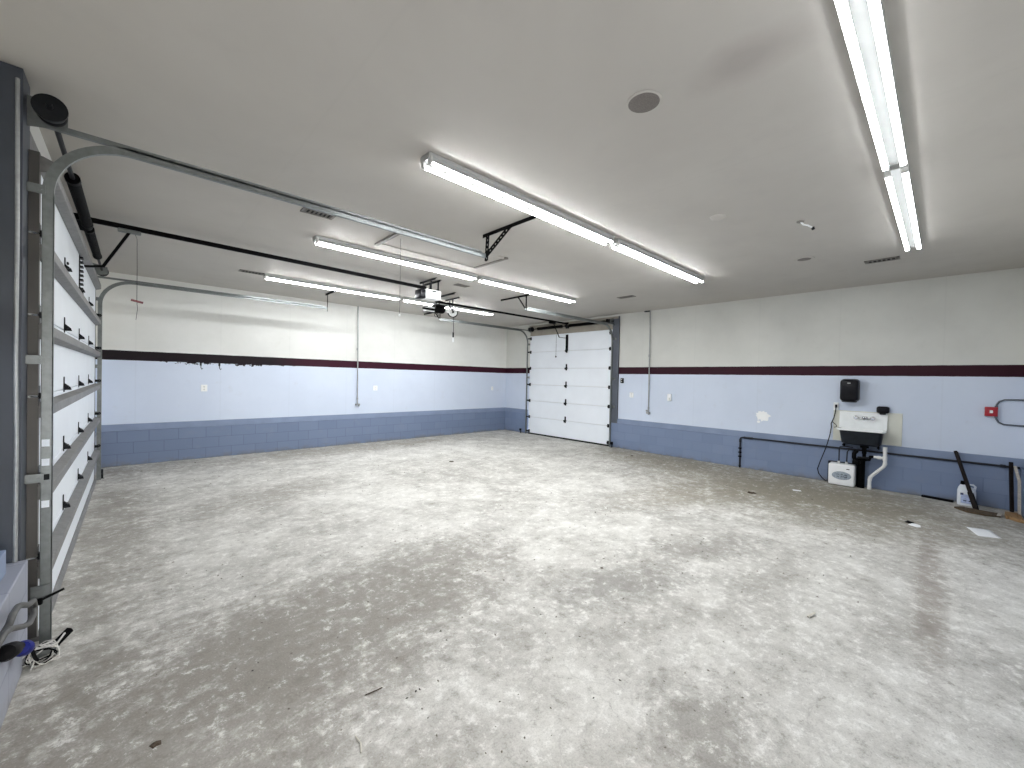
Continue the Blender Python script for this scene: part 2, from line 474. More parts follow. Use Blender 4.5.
    def build(self, name, mat, parent=None, smooth=None, bevel=0.0):
        me = bpy.data.meshes.new(name)
        o = bpy.data.objects.new(name, me)
        off = Vector((0, 0, 0))
        pp = parent
        while pp is not None:
            off += Vector(pp.location); pp = pp.parent
        bm = bmesh.new()
        vv = [bm.verts.new(a - off) for a in self.v]
        for q in self.f:
            try:
                bm.faces.new([vv[i] for i in q])
            except ValueError:
                pass
        bmesh.ops.recalc_face_normals(bm, faces=bm.faces[:])
        bm.to_mesh(me); bm.free()
        if smooth:
            for q in me.polygons:
                q.use_smooth = True
            me.set_sharp_from_angle(angle=math.radians(smooth))
        if bevel:
            md = o.modifiers.new('bevel', 'BEVEL')
            md.width = bevel; md.segments = 2; md.limit_method = 'ANGLE'
        me.materials.append(M[mat] if isinstance(mat, str) else mat)
        COL.objects.link(o)
        if parent is not None:
            o.parent = parent
        return o

def thing(name, loc, label, cat, group=None):
    o = bpy.data.objects.new(name, None)
    o.empty_display_size = 0.1
    o.location = loc
    COL.objects.link(o)
    o['label'] = label; o['category'] = cat
    if group:
        o['group'] = group
    return o

def tag(o, label, cat, group=None):
    o['label'] = label; o['category'] = cat
    if group:
        o['group'] = group
    return o

def struct(name, mb, mat, bevel=0.0):
    o = mb.build(name, mat, None, None, bevel)
    o['kind'] = 'structure'
    return o

def copy_tree(root, loc, label=None, group=None):
    def rec(o, parent):
        c = o.copy(); COL.objects.link(c)
        if parent is not None:
            c.parent = parent
        for ch in o.children:
            rec(ch, c)
        return c
    r = rec(root, None)
    r.location = loc
    if label:
        r['label'] = label
    if group:
        r['group'] = group
    return r

# ------------------------------------------------------------------ the shell
T = 0.20
BIG = dict(y0=3.72, y1=8.54, z1=2.84)          # rough opening of the big door in the left wall
SML = dict(y0=5.74, y1=8.56, z1=2.88)          # rough opening of the small door in the right wall
struct('floor', MB().box(XL - T, XR + T, YF - T, YB + T, -0.15, 0.0), 'floor')
struct('ceiling', MB().box(XL - T, XR + T, YF - T, YB + T, ZC, ZC + 0.15), 'ceiling')
struct('wall_back', MB().box(XL - T, XR + T, YB, YB + T, 0, ZC), 'wall_back')
DW0, DW1, DWH = -0.34, 0.66, 2.06             # unseen doorway, added so daylight brightens the near left corner
struct('wall_front', MB().box(XL - T, DW0, YF - T, YF, 0, ZC).box(DW1, XR + T, YF - T, YF, 0, ZC).box(DW0, DW1, YF - T, YF, DWH, ZC), 'wall_front')
struct('door_3', MB().box(DW0, DW0 + 0.03, YF - T, YF + 0.012, 0, DWH).box(DW1 - 0.03, DW1, YF - T, YF + 0.012, 0, DWH).box(DW0, DW1, YF - T, YF + 0.012, DWH - 0.03, DWH)
       .box(DW0 - 0.06, DW0 + 0.01, YF, YF + 0.016, 0, DWH + 0.06).box(DW1 - 0.01, DW1 + 0.06, YF, YF + 0.016, 0, DWH + 0.06).box(DW0 + 0.01, DW1 - 0.01, YF, YF + 0.016, DWH - 0.01, DWH + 0.06), 'jamb', 0.002)  # frame of the added doorway, out of view behind the camera
struct('ground', MB().box(-6, 7, -9, YF - T, -0.15, -0.02), 'pavement')  # unseen paving, added outside the doorway to bounce daylight in
w = MB()
w.box(XL - T, XL - 0.055, YF, 3.54, 0, ZC).box(XL - T, XL, 3.54, BIG['y0'], 0, ZC).box(XL - T, XL, BIG['y1'], YB, 0, ZC).box(XL - T, XL, BIG['y0'], BIG['y1'], BIG['z1'], ZC)
struct('wall_left', w, 'wall_left')
w = MB()
w.box(XR, XR + T, YF, SML['y0'], 0, ZC).box(XR, XR + T, SML['y1'], YB, 0, ZC).box(XR, XR + T, SML['y0'], SML['y1'], SML['z1'], ZC)
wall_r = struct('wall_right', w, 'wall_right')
# irregular plaster repair on the sink wall
pts = []
for i in range(26):
    a = 2 * PI * i / 26
    r = 1 + random.uniform(-0.22, 0.22)
    pts.append((XR - 0.0015, 2.365 + 0.125 * r * math.cos(a), 1.045 + 0.095 * r * math.sin(a)))
pm = MB().prism(pts, (0.002, 0, 0))
pm.prism([(XR - 0.0015, 2.43 + 0.03 * math.cos(a), 0.925 + 0.025 * math.sin(a)) for a in [k * PI / 4 + 0.2 for k in range(8)]], (0.002, 0, 0))
pp = pm.build('plaster_patch', 'patch', wall_r)
pp['label'] = 'white plaster patch'

ZB, ZT, PB = 0.60, 0.715, 0.05                 # block plinth top, board top, plinth depth
struct('baseboard_back', MB().box(XL, XR, YB - PB, YB, 0, ZB), 'block_x', 0.006)
struct('baseboard_front', MB().box(XL, DW0 - 0.06, YF, YF + PB, 0, ZB).box(DW1 + 0.06, XR, YF, YF + PB, 0, ZB), 'block_x', 0.006)
struct('baseboard_left', MB().box(XL - 0.055, XL + 0.058, YF + PB, 3.53, 0, 0.565).box(XL, XL + 0.058, 8.78, YB - PB, 0, ZB), 'block_left', 0.006)
struct('baseboard_right', MB().box(XR - PB, XR, YF + PB, 5.70, 0, ZB).box(XR - PB, XR, 8.62, YB - PB, 0, ZB), 'block_y', 0.006)
struct('trim_1', MB().box(XL, XR, YB - 0.022, YB, ZB, ZT), 'band', 0.003)
struct('trim_2', MB().box(XR - 0.022, XR, YF, 5.53, ZB, ZT).box(XR - 0.022, XR, 8.66, YB - 0.022, ZB, ZT), 'band', 0.003)
struct('trim_3', MB().box(XL - 0.055, XL + 0.004, YF, 3.36, 0.565, 0.69), 'band', 0.003)
struct('trim_4', MB().box(XL, DW0 - 0.06, YF, YF + 0.022, ZB, ZT).box(DW1 + 0.06, XR, YF, YF + 0.022, ZB, ZT), 'band', 0.003)
# slate coloured jamb boards beside the doors and header boards above them
struct('trim_5', MB().box(XR - 0.03, XR, 5.53, 5.72, ZB, 3.20).box(XR - 0.04, XR, 5.53, 5.555, ZB, 3.26), 'jamb', 0.003)
struct('trim_6', MB().box(XL - 0.055, XL + 0.03, 3.53, 3.74, 0, ZC), 'jamb_dark', 0.003)
struct('trim_7', MB().box(XR - 0.035, XR, 5.72, 8.60, 2.93, 3.07), 'door_tan', 0.003)
struct('trim_8', MB().box(XR - 0.025, XR, 5.53, 8.66, 3.07, 3.26), 'door_tan', 0.003)
struct('trim_9', MB().box(XL, XL + 0.03, 3.74, 8.62, 2.93, 3.06), 'strut', 0.003)

# ------------------------------------------------------------------ overhead doors
SEC = 0.485                                    # height of one door section

def hinge(mb, x, sx, y, z, s=1.0):
    """hinge leaf below and above the joint at z with a barrel; the door faces sx"""
    mb.box(x, x + sx * 0.005, y - 0.018 * s, y + 0.018 * s, z - 0.045 * s, z + 0.085 * s)
    mb.prism([(x, y - 0.012, z - 0.03 * s), (x + sx * 0.046 * s, y - 0.012, z - 0.028 * s), (x + sx * 0.040 * s, y - 0.012, z - 0.004), (x, y - 0.012, z + 0.035 * s)], (0, 0.024, 0))
    mb.cyl((x + sx * 0.02, y - 0.035 * s, z), (x + sx * 0.02, y + 0.035 * s, z), 0.011 * s, 8)

# the big sixteen-foot door on the left
d1 = bpy.data.objects.new('door_1', None)
d1.location = (-0.44, 6.13, 0); COL.objects.link(d1); d1['kind'] = 'structure'
DX0, DX1, DY0, DY1 = -0.465, -0.42, 3.70, 8.56
for k in range(6):
    z0 = 0.03 + k * SEC - (0.02 if k == 0 else 0)
    MB().rbox(DX0, DX1, DY0, DY1, 0.03 + k * SEC if k else 0.03, 0.03 + (k + 1) * SEC - 0.006, 0.004, 1).build('panel', 'door_white', d1)
    m = MB()
    for y in (DY0, DY1):
        s = 1 if y == DY0 else -1
        m.box(DX0 - 0.002, DX1 + 0.003, y - s * 0.004, y + s * 0.045, 0.032 + k * SEC, 0.03 + (k + 1) * SEC - 0.008)
    m.build('end_stile', 'stile', d1)
STRUT_Z = (0.425, 0.905, 1.40, 1.875, 2.345, 2.87)
for z in STRUT_Z:
    m = MB()
    h = 0.048
    m.prism([(DX1, DY0 + 0.01, z - h), (DX1 + 0.012, DY0 + 0.01, z - h), (DX1 + 0.058, DY0 + 0.01, z - h * 0.62), (DX1 + 0.058, DY0 + 0.01, z + h * 0.62),
             (DX1 + 0.012, DY0 + 0.01, z + h), (DX1, DY0 + 0.01, z + h)], (0, DY1 - DY0 - 0.02, 0))
    m.build('strut', 'strut', d1, None, 0.004)
for k in range(1, 6):
    z = 0.03 + k * SEC
    for y in (4.92, 6.13, 7.34):
        m = MB(); hinge(m, DX1 + 0.001, 1, y, z + 0.02, 0.95)
        m.build('hinge', 'dark', d1)
    for y in (DY0 - 0.01, DY1 + 0.01):
        s = 1 if y < 6 else -1
        m = MB()
        m.box(DX1, DX1 + 0.004, y + s * 0.01, y + s * 0.07, z - 0.06, z + 0.06)
        m.box(DX1, DX1 + 0.045, y + s * 0.012, y + s * 0.05, z - 0.018, z + 0.018)
        m.cyl((DX1 + 0.045, y + s * 0.05, z), (DX1 + 0.045, y - s * 0.028, z), 0.006, 8)
        m.cyl((DX1 + 0.045, y - s * 0.012, z), (DX1 + 0.045, y - s * 0.03, z), 0.021, 14)
        m.build('roller_hinge', 'dark', d1)
m = MB().box(DX0, DX1 + 0.012, DY0, DY1, 0.004, 0.032)
m.prism([(DX1 + 0.012, DY0, 0.002), (DX1 + 0.028, DY0, 0.002), (DX1 + 0.012, DY0, 0.03)], (0, DY1 - DY0, 0))
m.build('bottom_seal', 'strut', d1)
MB().box(DX0 + 0.004, DX0 + 0.02, DY0 + 0.01, DY1 - 0.01, 0.032, 0.03 + 6 * SEC - 0.012).build('core', 'lampholder', d1)  # filler sheet added inside the panels, blocks outside light at the joints
# operator bracket in the middle of the top section
m = MB().box(DX1, DX1 + 0.006, 6.09, 6.17, 2.40, 2.84)
for zz in range(9):
    m.box(DX1 + 0.006, DX1 + 0.03, 6.085, 6.175, 2.43 + zz * 0.045, 2.445 + zz * 0.045)
m.build('operator_bracket', 'dark', d1)
m = MB().rbox(DX1, DX1 + 0.012, 5.06, 5.10, 2.53, 2.55, 0.003, 1)
m.build('lock_button', 'dark', d1)

# the ten-foot door in the sink wall
d2 = bpy.data.objects.new('door_2', None)
d2.location = (8.74, 7.18, 0); COL.objects.link(d2); d2['kind'] = 'structure'
EX0, EX1, EY0, EY1 = 8.735, 8.78, 5.72, 8.575
for k in range(6):
    MB().rbox(EX0, EX1, EY0, EY1, 0.035 + k * SEC, 0.035 + (k + 1) * SEC - 0.008, 0.005, 1).build('panel', 'door_white', d2)
for k in range(1, 6):
    z = 0.035 + k * SEC - 0.004
    m = MB(); hinge(m, EX0 - 0.001, -1, 7.15, z, 1.35)
    m.build('hinge', 'dark', d2)
for k in range(0, 7):
    z = 0.035 + k * SEC - 0.004 + (0.06 if k == 0 else (-0.08 if k == 6 else 0))
    for y in (EY0, EY1):
        s = 1 if y < 7 else -1
        m = MB()
        m.box(EX0 - 0.004, EX0, y + s * 0.005, y + s * 0.065, z - 0.045, z + 0.045)
        m.box(EX0 - 0.04, EX0, y + s * 0.005, y + s * 0.05, z - 0.02, z + 0.02)
        m.cyl((EX0 - 0.04, y + s * 0.05, z), (EX0 - 0.04, y - s * 0.03, z), 0.007, 8)
        m.cyl((EX0 - 0.04, y - s * 0.012, z), (EX0 - 0.04, y - s * 0.03, z), 0.022, 14)
        m.build('roller_hinge', 'dark', d2)
MB().box(EX0 - 0.008, EX1, EY0, EY1, 0.003, 0.04).build('bottom_seal', 'rubber', d2)
MB().box(EX1 - 0.022, EX1 - 0.004, EY0 + 0.01, EY1 - 0.01, 0.04, 0.035 + 6 * SEC - 0.012).build('core', 'lampholder', d2)  # added filler, keeps sky light from showing between the panels
m = MB().box(EX0 - 0.012, EX0, 7.11, 7.19, 2.47, 2.90).box(EX0 - 0.03, EX0 - 0.01, 7.12, 7.18, 2.47, 2.50)
m.build('operator_bracket', 'black', d2)
m = MB().cyl((EX0 - 0.012, 7.54, 2.30), (EX0, 7.54, 2.30), 0.022, 14).cyl((EX0 - 0.004, 7.54, 2.31), (EX0 - 0.004, 7.54, 2.93), 0.003, 6)
m.build('lock_cable', 'dark', d2)

# ------------------------------------------------------------------ door tracks
def u_profile(w, d, t=0.0035, lip=0.012):
    """channel: web of width w, depth d; (n, y) pairs, y grows into the channel"""
    return [(-w / 2, 0), (w / 2, 0), (w / 2, d), (w / 2 - lip, d), (w / 2 - lip, d - t), (w / 2 - t, d - t), (w / 2 - t, t), (-w / 2 + t, t), (-w / 2 + t, 0.012), (-w / 2, 0.012)]

def track_path(x0, sgn, r, zv, xend, z0=None):
    """points in x,z: up the wall, round the bend, out along the ceiling; sgn is the way into the room"""
    pts = []
    if z0 is not None:
        pts += [(x0, z0), (x0, zv)]
    else:
        pts += [(x0, zv)]
    for i in range(1, 17):
        a = PI / 2 * i / 16
        pts.append((x0 + sgn * r * (1 - math.cos(a)), zv + r * math.sin(a)))
    pts.append((xend, zv + r))
    return pts

def sweep_track(mb, pts, yweb, ydir, prof, sgn):
    """profile normal n points to the room side of the bend"""
    n, k = len(pts), len(prof)
    vs = []
    for i in range(n):
        a = pts[max(i - 1, 0)]; b = pts[min(i + 1, n - 1)]
        t = Vector((b[0] - a[0], b[1] - a[1])).normalized()
        nn = Vector((t.y, -t.x)) * sgn
        vs += [(pts[i][0] + nn.x * p_, yweb + ydir * q, pts[i][1] + nn.y * p_) for p_, q in prof]
    fs = [(i * k + j, i * k + (j + 1) % k, (i + 1) * k + (j + 1) % k, (i + 1) * k + j) for i in range(n - 1) for j in range(k)]
    fs += [tuple(range(k)), tuple((n - 1) * k + j for j in range(k))]
    mb.add(vs, fs)

def wall_bracket(mb, xw, sgn, y, z, x1, ydir):
    """L bracket that carries the upright from the wall"""
    mb.box(xw, xw + sgn * 0.005, y - 0.055, y + 0.055, z - 0.03, z + 0.03)
    mb.box(xw, x1, y - 0.003, y + 0.003, z - 0.026, z + 0.026)
    mb.cyl((x1 - sgn * 0.02, y - 0.014, z), (x1 - sgn * 0.02, y + 0.014, z), 0.009, 8)

def door_track(label, loc, x0, sgn, yweb, ydir, r, zv, xend, xw, hanger, slots=None, group=None, mat='galv'):
    t = thing('garage_door_track', loc, label, 'door track', group)
    prof = u_profile(0.048, 0.026)
    m = MB()
    if slots:
        # upright with square slots through its web
        sweep_track(m, track_path(x0, sgn, r, zv, xend), yweb, ydir, prof, sgn)
        hw = 0.024
        zs = [0.0]
        for a, b in slots:
            zs += [a, b]
        zs.append(zv)
        xa, xb = x0 - 0.019, x0 + 0.013
        y0, y1 = yweb, yweb + ydir * 0.0035
        for i in range(0, len(zs), 2):
            m.box(xa, xb, y0, y1, zs[i], zs[i + 1])
        m.box(x0 - hw, xa, y0, y1, 0, zv).box(xb, x0 + hw, y0, y1, 0, zv)
        m.box(x0 + hw - 0.0035, x0 + hw, yweb, yweb + ydir * 0.026, 0, zv).box(x0 + hw - 0.010, x0 + hw, yweb + ydir * 0.0225, yweb + ydir * 0.026, 0, zv)
        m.box(x0 - hw, x0 - hw + 0.003, yweb, yweb + ydir * 0.010, 0, zv)
    else:
        sweep_track(m, track_path(x0, sgn, r, zv, xend, 0.0), yweb, ydir, prof, sgn)
    m.build('rail', mat, t, 40)
    # straight angle from the wall over the bend
    m = MB().angle((xw, yweb, zv + r + 0.012), (xend - sgn * 0.08, yweb, zv + r + 0.012), 0.030, 0.003, (0, ydir, 0), (0, 0, 1))
    m.build('top_angle', mat, t)
    for z in (1.00, 1.70, 2.70):
        m = MB(); wall_bracket(m, xw, sgn, yweb - ydir * 0.004, z, x0 - sgn * 0.01, ydir)
        m.build('bracket', mat, t)
    if hanger:
        hanger(t, yweb, xend, zv + r)
    return t

def perforated(mb, p, q, w, t_dir, thick=0.004, step=0.05):
    """punched angle iron: slots between small tongues read as a dotted strap"""
    p, q = Vector(p), Vector(q)
    d = q - p
    n = max(2, int(d.length / step))
    dd = d.normalized()
    s = Vector(t_dir) - dd * dd.dot(Vector(t_dir))
    s = s.normalized() * w / 2 if s.length > 1e-3 else Vector((0, 0, 1)) * w / 2
    e = dd.cross(Vector(t_dir)).normalized() * thick
    for sg in (-1, 1):
        a = s * sg; b = s * sg * 0.22
        mb.prism([p + a, p + b, q + b, q + a], e)
    for i in range(n + 1):
        c = p + d * (i / n)
        h = dd * step * 0.28
        c0 = p + d * min(max(i / n, 0.02), 0.98)
        mb.prism([c0 - h - s * 0.4, c0 + h - s * 0.4, c0 + h + s * 0.4, c0 - h + s * 0.4], e)

def hanger_big(t, y, xe, z):
    m = MB()
    m.angle((xe - 0.03, y - 0.08, ZC - 0.001), (xe - 0.03, y - 0.80, ZC - 0.001), 0.04, 0.004, (1, 0, 0), (0, 0, -1))
    perforated(m, (xe - 0.02, y - 0.03, ZC - 0.002), (xe - 0.02, y - 0.01, z - 0.06), 0.06, (0, 1, 0))
    perforated(m, (xe - 0.026, y - 0.42, ZC - 0.012), (xe - 0.026, y - 0.02, z - 0.0), 0.06, (0, 1, 0.0))
    m.angle((xe - 0.03, y + 0.05, ZC - 0.001), (xe - 0.03, y - 0.12, ZC - 0.001), 0.04, 0.004, (1, 0, 0), (0, 0, -1))
    m.build('hanger', 'black', t)

def hanger_small(t, y, xe, z):
    m = MB()
    s = 1 if y > 5.6 else -1
    m.angle((xe, y + 0.10, ZC - 0.001), (xe, y - 0.60, ZC - 0.001), 0.04, 0.004, (1, 0, 0), (0, 0, -1))
    perforated(m, (xe + 0.006, y, ZC - 0.002), (xe + 0.006, y, z - 0.06), 0.035, (0, 1, 0))
    m.build('hanger', 'black', t)

door_track('near galvanised track of the wide left door, slotted upright and ceiling rail', (-0.38, 3.64, 0), -0.378, 1, 3.645, 1, 0.37, 2.69, 2.97, XL + 0.012,
           hanger_big, [(0.820, 0.862), (0.985, 1.020), (1.070, 1.112), (1.185, 1.227)])
door_track('far galvanised track of the wide left door, beside the back wall', (-0.38, 8.62, 0), -0.375, 1, 8.615, -1, 0.37, 2.63, 2.86, XL + 0.002, hanger_small)
door_track('left track of the narrow far door, beside the room corner', (8.68, 8.64, 0), 8.692, -1, 8.645, -1, 0.37, 2.72, 5.54, XR - 0.002, None)
door_track('right track of the narrow far door, beside its slate jamb', (8.68, 5.66, 0), 8.692, -1, 5.662, 1, 0.37, 2.66, 5.60, XR - 0.032, None)
for t, y, xe, z in ((bpy.data.objects['garage_door_track.002'], 8.645, 5.54, 3.09), (bpy.data.objects['garage_door_track.003'], 5.662, 5.60, 3.03)):
    m = MB()
    m.angle((xe + 0.02, y + 0.75, ZC - 0.001), (xe + 0.02, y - 0.10, ZC - 0.001), 0.035, 0.004, (1, 0, 0), (0, 0, -1))
    perforated(m, (xe + 0.03, y, ZC - 0.002), (xe + 0.03, y, z - 0.03), 0.035, (0, 1, 0))
    perforated(m, (xe + 0.036, y + 0.25, ZC - 0.008), (xe + 0.036, y + 0.02, z), 0.03, (0, 1, 0))
    m.build('hanger', 'black', t)

# ------------------------------------------------------------------ torsion springs
def spring_part(mb, p, q, R, r, turns, seg=8):
    p, q = Vector(p), Vector(q)
    n = turns * 14
    pts = []
    for i in range(n + 1):
        a = 2 * PI * i / 14
        c = p.lerp(q, i / n)
        pts.append((c.x + R * math.cos(a), c.y, c.z + R * math.sin(a)))
    mb.tube(pts, r, 5)

def torsion(label, xs, zs, ys0, ys1, springs, drums, xw, ymid, R):
    t = thing('torsion_spring', (xs, ymid, zs), label, 'spring')
    MB().cyl((xs, ys0, zs), (xs, ys1, zs), 0.0145, 12).build('shaft', 'dark', t, 40)
    for a, b in springs:
        m = MB()
        spring_part(m, (xs, a, zs), (xs, b, zs), R, 0.006, int(abs(b - a) / 0.0125))
        m.cyl((xs, a, zs), (xs, b, zs), R - 0.006, 14)
        c = m.build('spring', 'black', t, 60)
        for e in (a, b):
            MB().cyl((xs, e - 0.03, zs), (xs, e + 0.03, zs), R + 0.008, 16).build('cone', 'black', t, 40)
    for y, s in drums:
        m = MB().lathe([(0.02, -0.055), (0.06, -0.055), (0.064, -0.03), (0.058, -0.02), (0.066, 0.02), (0.072, 0.035), (0.072, 0.05), (0.03, 0.055)], (xs, y, zs), (0, s, 0), 26)
        m.build('cable_drum', 'dark', t, 40)
        m = MB()
        yy = y - s * 0.075
        m.prism([(xw, yy, zs - 0.09), (xs + (0.06 if xs > xw else -0.06), yy, zs - 0.05), (xs + (0.06 if xs > xw else -0.06), yy, zs + 0.05), (xw, yy, zs + 0.09)], (0, -s * 0.004, 0))
        m.cyl((xs, yy - 0.012, zs), (xs, yy + 0.012, zs), 0.03, 16)
        m.build('bearing_plate', 'galv', t, 40)
    m = MB().box(xw, xs, ymid - 0.003, ymid + 0.003, zs - 0.05, zs + 0.05).box(min(xw, xw + (0.005 if xs > xw else -0.005)), max(xw, xw + (0.005 if xs > xw else -0.005)), ymid - 0.06, ymid + 0.06, zs - 0.09, zs + 0.03)
    m.cyl((xs, ymid - 0.015, zs), (xs, ymid + 0.015, zs), 0.034, 16)
    m.build('centre_bracket', 'dark', t, 40)
    return t

torsion('black torsion spring bar above the wide left door', -0.36, 3.135, 3.46, 8.80, [(4.70, 6.02), (6.24, 7.60)], [(3.565, -1), (8.70, 1)], XL + 0.03, 6.13, 0.037)
torsion('black torsion spring bar above the narrow far door', 8.69, 3.135, 5.64, 8.60, [(5.95, 7.02), (7.34, 8.20)], [(5.79, 1), (8.50, -1)], XR - 0.025, 7.18, 0.034)

# ------------------------------------------------------------------ ceiling lights
FL = 2.44
def led_tube(xa, xb, y, z, r):
    # the frosted lower part of an LED tube glows, its upper part is an opaque spine (added as a child)
    n = 12
    arc = [(r * math.cos(PI + 0.34 + (PI - 0.68) * k / n), r * math.sin(PI + 0.34 + (PI - 0.68) * k / n)) for k in range(n + 1)]
    m = MB()
    vs = [(x, y + a, z + b) for x in (xa, xb) for a, b in arc]
    k = n + 1
    m.add(vs, [(i, i + 1, k + i + 1, k + i) for i in range(n)] + [tuple(range(k)), tuple(range(k, 2 * k)), (0, n, k + n, k)])
    return m

def tube_spine(xa, xb, y, z, r):
    n = 10
    arc = [(r * math.cos(-0.33 + (PI + 0.66) * k / n), r * math.sin(-0.33 + (PI + 0.66) * k / n)) for k in range(n + 1)]
    k = n + 1
    return MB().add([(x, y + a, z + b) for x in (xa, xb) for a, b in arc],
                    [(i, i + 1, k + i + 1, k + i) for i in range(n)] + [tuple(range(k)), tuple(range(k, 2 * k)), (0, n, k + n, k)])

def make_fixture(y, x0, label, tube='tube'):
    g = 'fluorescent strip lights in four rows'
    t = thing('fluorescent_light', (x0, y, ZC), label, 'ceiling light', g)
    m = MB()
    zt = ZC - 0.001
    m.prism([(x0, y - 0.062, zt), (x0, y - 0.062, zt - 0.022), (x0, y - 0.035, zt - 0.042), (x0, y + 0.035, zt - 0.042), (x0, y + 0.062, zt - 0.022), (x0, y + 0.062, zt)], (FL, 0, 0))
    m.build('housing', 'fixture', t)
    for s in (-1, 1):
        tb = led_tube(x0 + 0.03, x0 + FL - 0.03, y + s * 0.047, zt - 0.063, 0.0185).build('tube', tube, t, 40)
        tube_spine(x0 + 0.03, x0 + FL - 0.03, y + s * 0.047, zt - 0.063, 0.0186).build('spine', 'fixture', tb, 40)
        for xx in (x0 + 0.006, x0 + FL - 0.030):
            m = MB().rbox(xx, xx + 0.024, y + s * 0.047 - 0.02, y + s * 0.047 + 0.02, zt - 0.086, zt - 0.022, 0.005, 1)
            m.build('lampholder', 'lampholder', t)
    for xx in (x0, x0 + FL - 0.004):
        m = MB().box(xx, xx + 0.004, y - 0.062, y + 0.062, zt - 0.048, zt)
        m.build('end_cap', 'lampholder', t)
    return t
rows = [(0.285, 'nearest row, overhead at the top right'), (2.69, 'second row, above the middle of the floor'),
        (5.22, 'third row, just before the white opener'), (7.78, 'last row, nearest the back wall')]
f0 = None
for y, lab in rows:
    for x0, half in ((1.575, 'left'), (4.105, 'right')):
        l = 'twin tube strip light, ' + half + ' half of the ' + lab
        if half == 'left':
            f0 = make_fixture(y, x0, l, 'tube_old' if y < 1 else ('tube' if y < 3 else 'tube_new'))
        else:
            copy_tree(f0, (x0, y, ZC), l)

# ------------------------------------------------------------------ ceiling fittings
t = thing('ceiling_speaker', (2.20, 1.26, ZC), 'round ceiling speaker with brown grille and pale rim, nearest the camera', 'speaker')
MB().lathe([(0.089, 0.0), (0.101, 0.0), (0.100, 0.006), (0.095, 0.009), (0.089, 0.008)], (2.20, 1.26, ZC), (0, 0, -1), 40).build('rim', 'ceiling', t, 40)
MB().lathe([(0.0, 0.011), (0.06, 0.010), (0.090, 0.008), (0.090, 0.0), (0, 0)], (2.20, 1.26, ZC), (0, 0, -1), 40).build('grille', 'speaker', t, 40)
t = thing('ceiling_speaker', (6.43, 1.30, ZC), 'small flat round ceiling speaker near the sink wall', 'speaker')
MB().lathe([(0.099, 0.0), (0.110, 0.0), (0.109, 0.006), (0.104, 0.009), (0.099, 0.008)], (6.43, 1.30, ZC), (0, 0, -1), 36).build('rim', 'ceiling', t, 40)
MB().lathe([(0.0, 0.011), (0.1, 0.007), (0.1, 0.0), (0, 0)], (6.43, 1.30, ZC), (0, 0, -1), 36).build('grille', 'speaker', t, 40)
m = MB().lathe([(0.0, 0.022), (0.05, 0.020), (0.068, 0.010), (0.074, 0.0), (0, 0)], (4.25, 1.585, ZC), (0, 0, -1), 30)
tag(m.build('junction_cover', 'ceiling', None, 40), 'round painted ceiling cover disc between speaker and second light row', 'cover')
t = thing('sprinkler_pipe', (5.0, 0.98, ZC), 'short bent white pipe stub hanging from the ceiling near the right', 'pipe')
MB().tube([(4.93, 1.04, ZC), (4.96, 1.02, ZC - 0.03), (5.0, 0.99, ZC - 0.034), (5.04, 0.965, ZC - 0.05)], 0.009, 8).build('stub', 'white', t, 60)
MB().lathe([(0.0, 0.012), (0.03, 0.01), (0.034, 0.0), (0, 0)], (4.93, 1.04, ZC), (0, 0, -1), 16).build('collar', 'vent', t, 40)
MB().lathe([(0.0, 0.03), (0.014, 0.03), (0.016, 0.0), (0, 0)], (5.05, 0.96, ZC - 0.045), (0.4, -0.3, -1), 12).build('cap', 'dark', t, 40)

def ceiling_vent(cx, cy, lx, ly, label):
    t = thing('ceiling_vent', (cx, cy, ZC), label, 'vent', 'ceiling air vents')
    z = ZC - 0.001
    m = MB()
    for a in ((-lx, -lx + 0.025, -ly, ly), (lx - 0.025, lx, -ly, ly), (-lx, lx, -ly, -ly + 0.025), (-lx, lx, ly - 0.025, ly)):
        m.box(cx + a[0], cx + a[1], cy + a[2], cy + a[3], z - 0.009, z)
    m.build('frame', 'vent', t)
    MB().box(cx - lx + 0.02, cx + lx - 0.02, cy - ly + 0.02, cy + ly - 0.02, z - 0.003, z).build('opening', 'slot', t)
    m = MB()
    n = 7
    for i in range(n):
        if lx > ly:
            x = cx - lx + 0.035 + (2 * lx - 0.07) * i / (n - 1)
            m.bar((x, cy - ly + 0.02, z - 0.006), (x, cy + ly - 0.02, z - 0.006), 0.018, 0.002, (0.6, 0, 0.8))
        else:
            y = cy - ly + 0.035 + (2 * ly - 0.07) * i / (n - 1)
            m.bar((cx - lx + 0.02, y, z - 0.006), (cx + lx - 0.02, y, z - 0.006), 0.018, 0.002, (0, 0.6, 0.8))
    m.build('louvre', 'vent', t)
ceiling_vent(1.375, 4.44, 0.155, 0.075, 'bronze ceiling vent behind the near overhead door track')
ceiling_vent(1.40, 7.83, 0.17, 0.075, 'bronze ceiling vent at the left end of the last light row')
ceiling_vent(7.14, 0.60, 0.075, 0.17, 'bronze ceiling vent beside the end of the nearest light row')
ceiling_vent(7.07, 4.32, 0.075, 0.17, 'bronze ceiling vent before the right jamb of the far door')
ceiling_vent(4.30, 5.98, 0.13, 0.07, 'small bronze ceiling vent beyond the third light row')

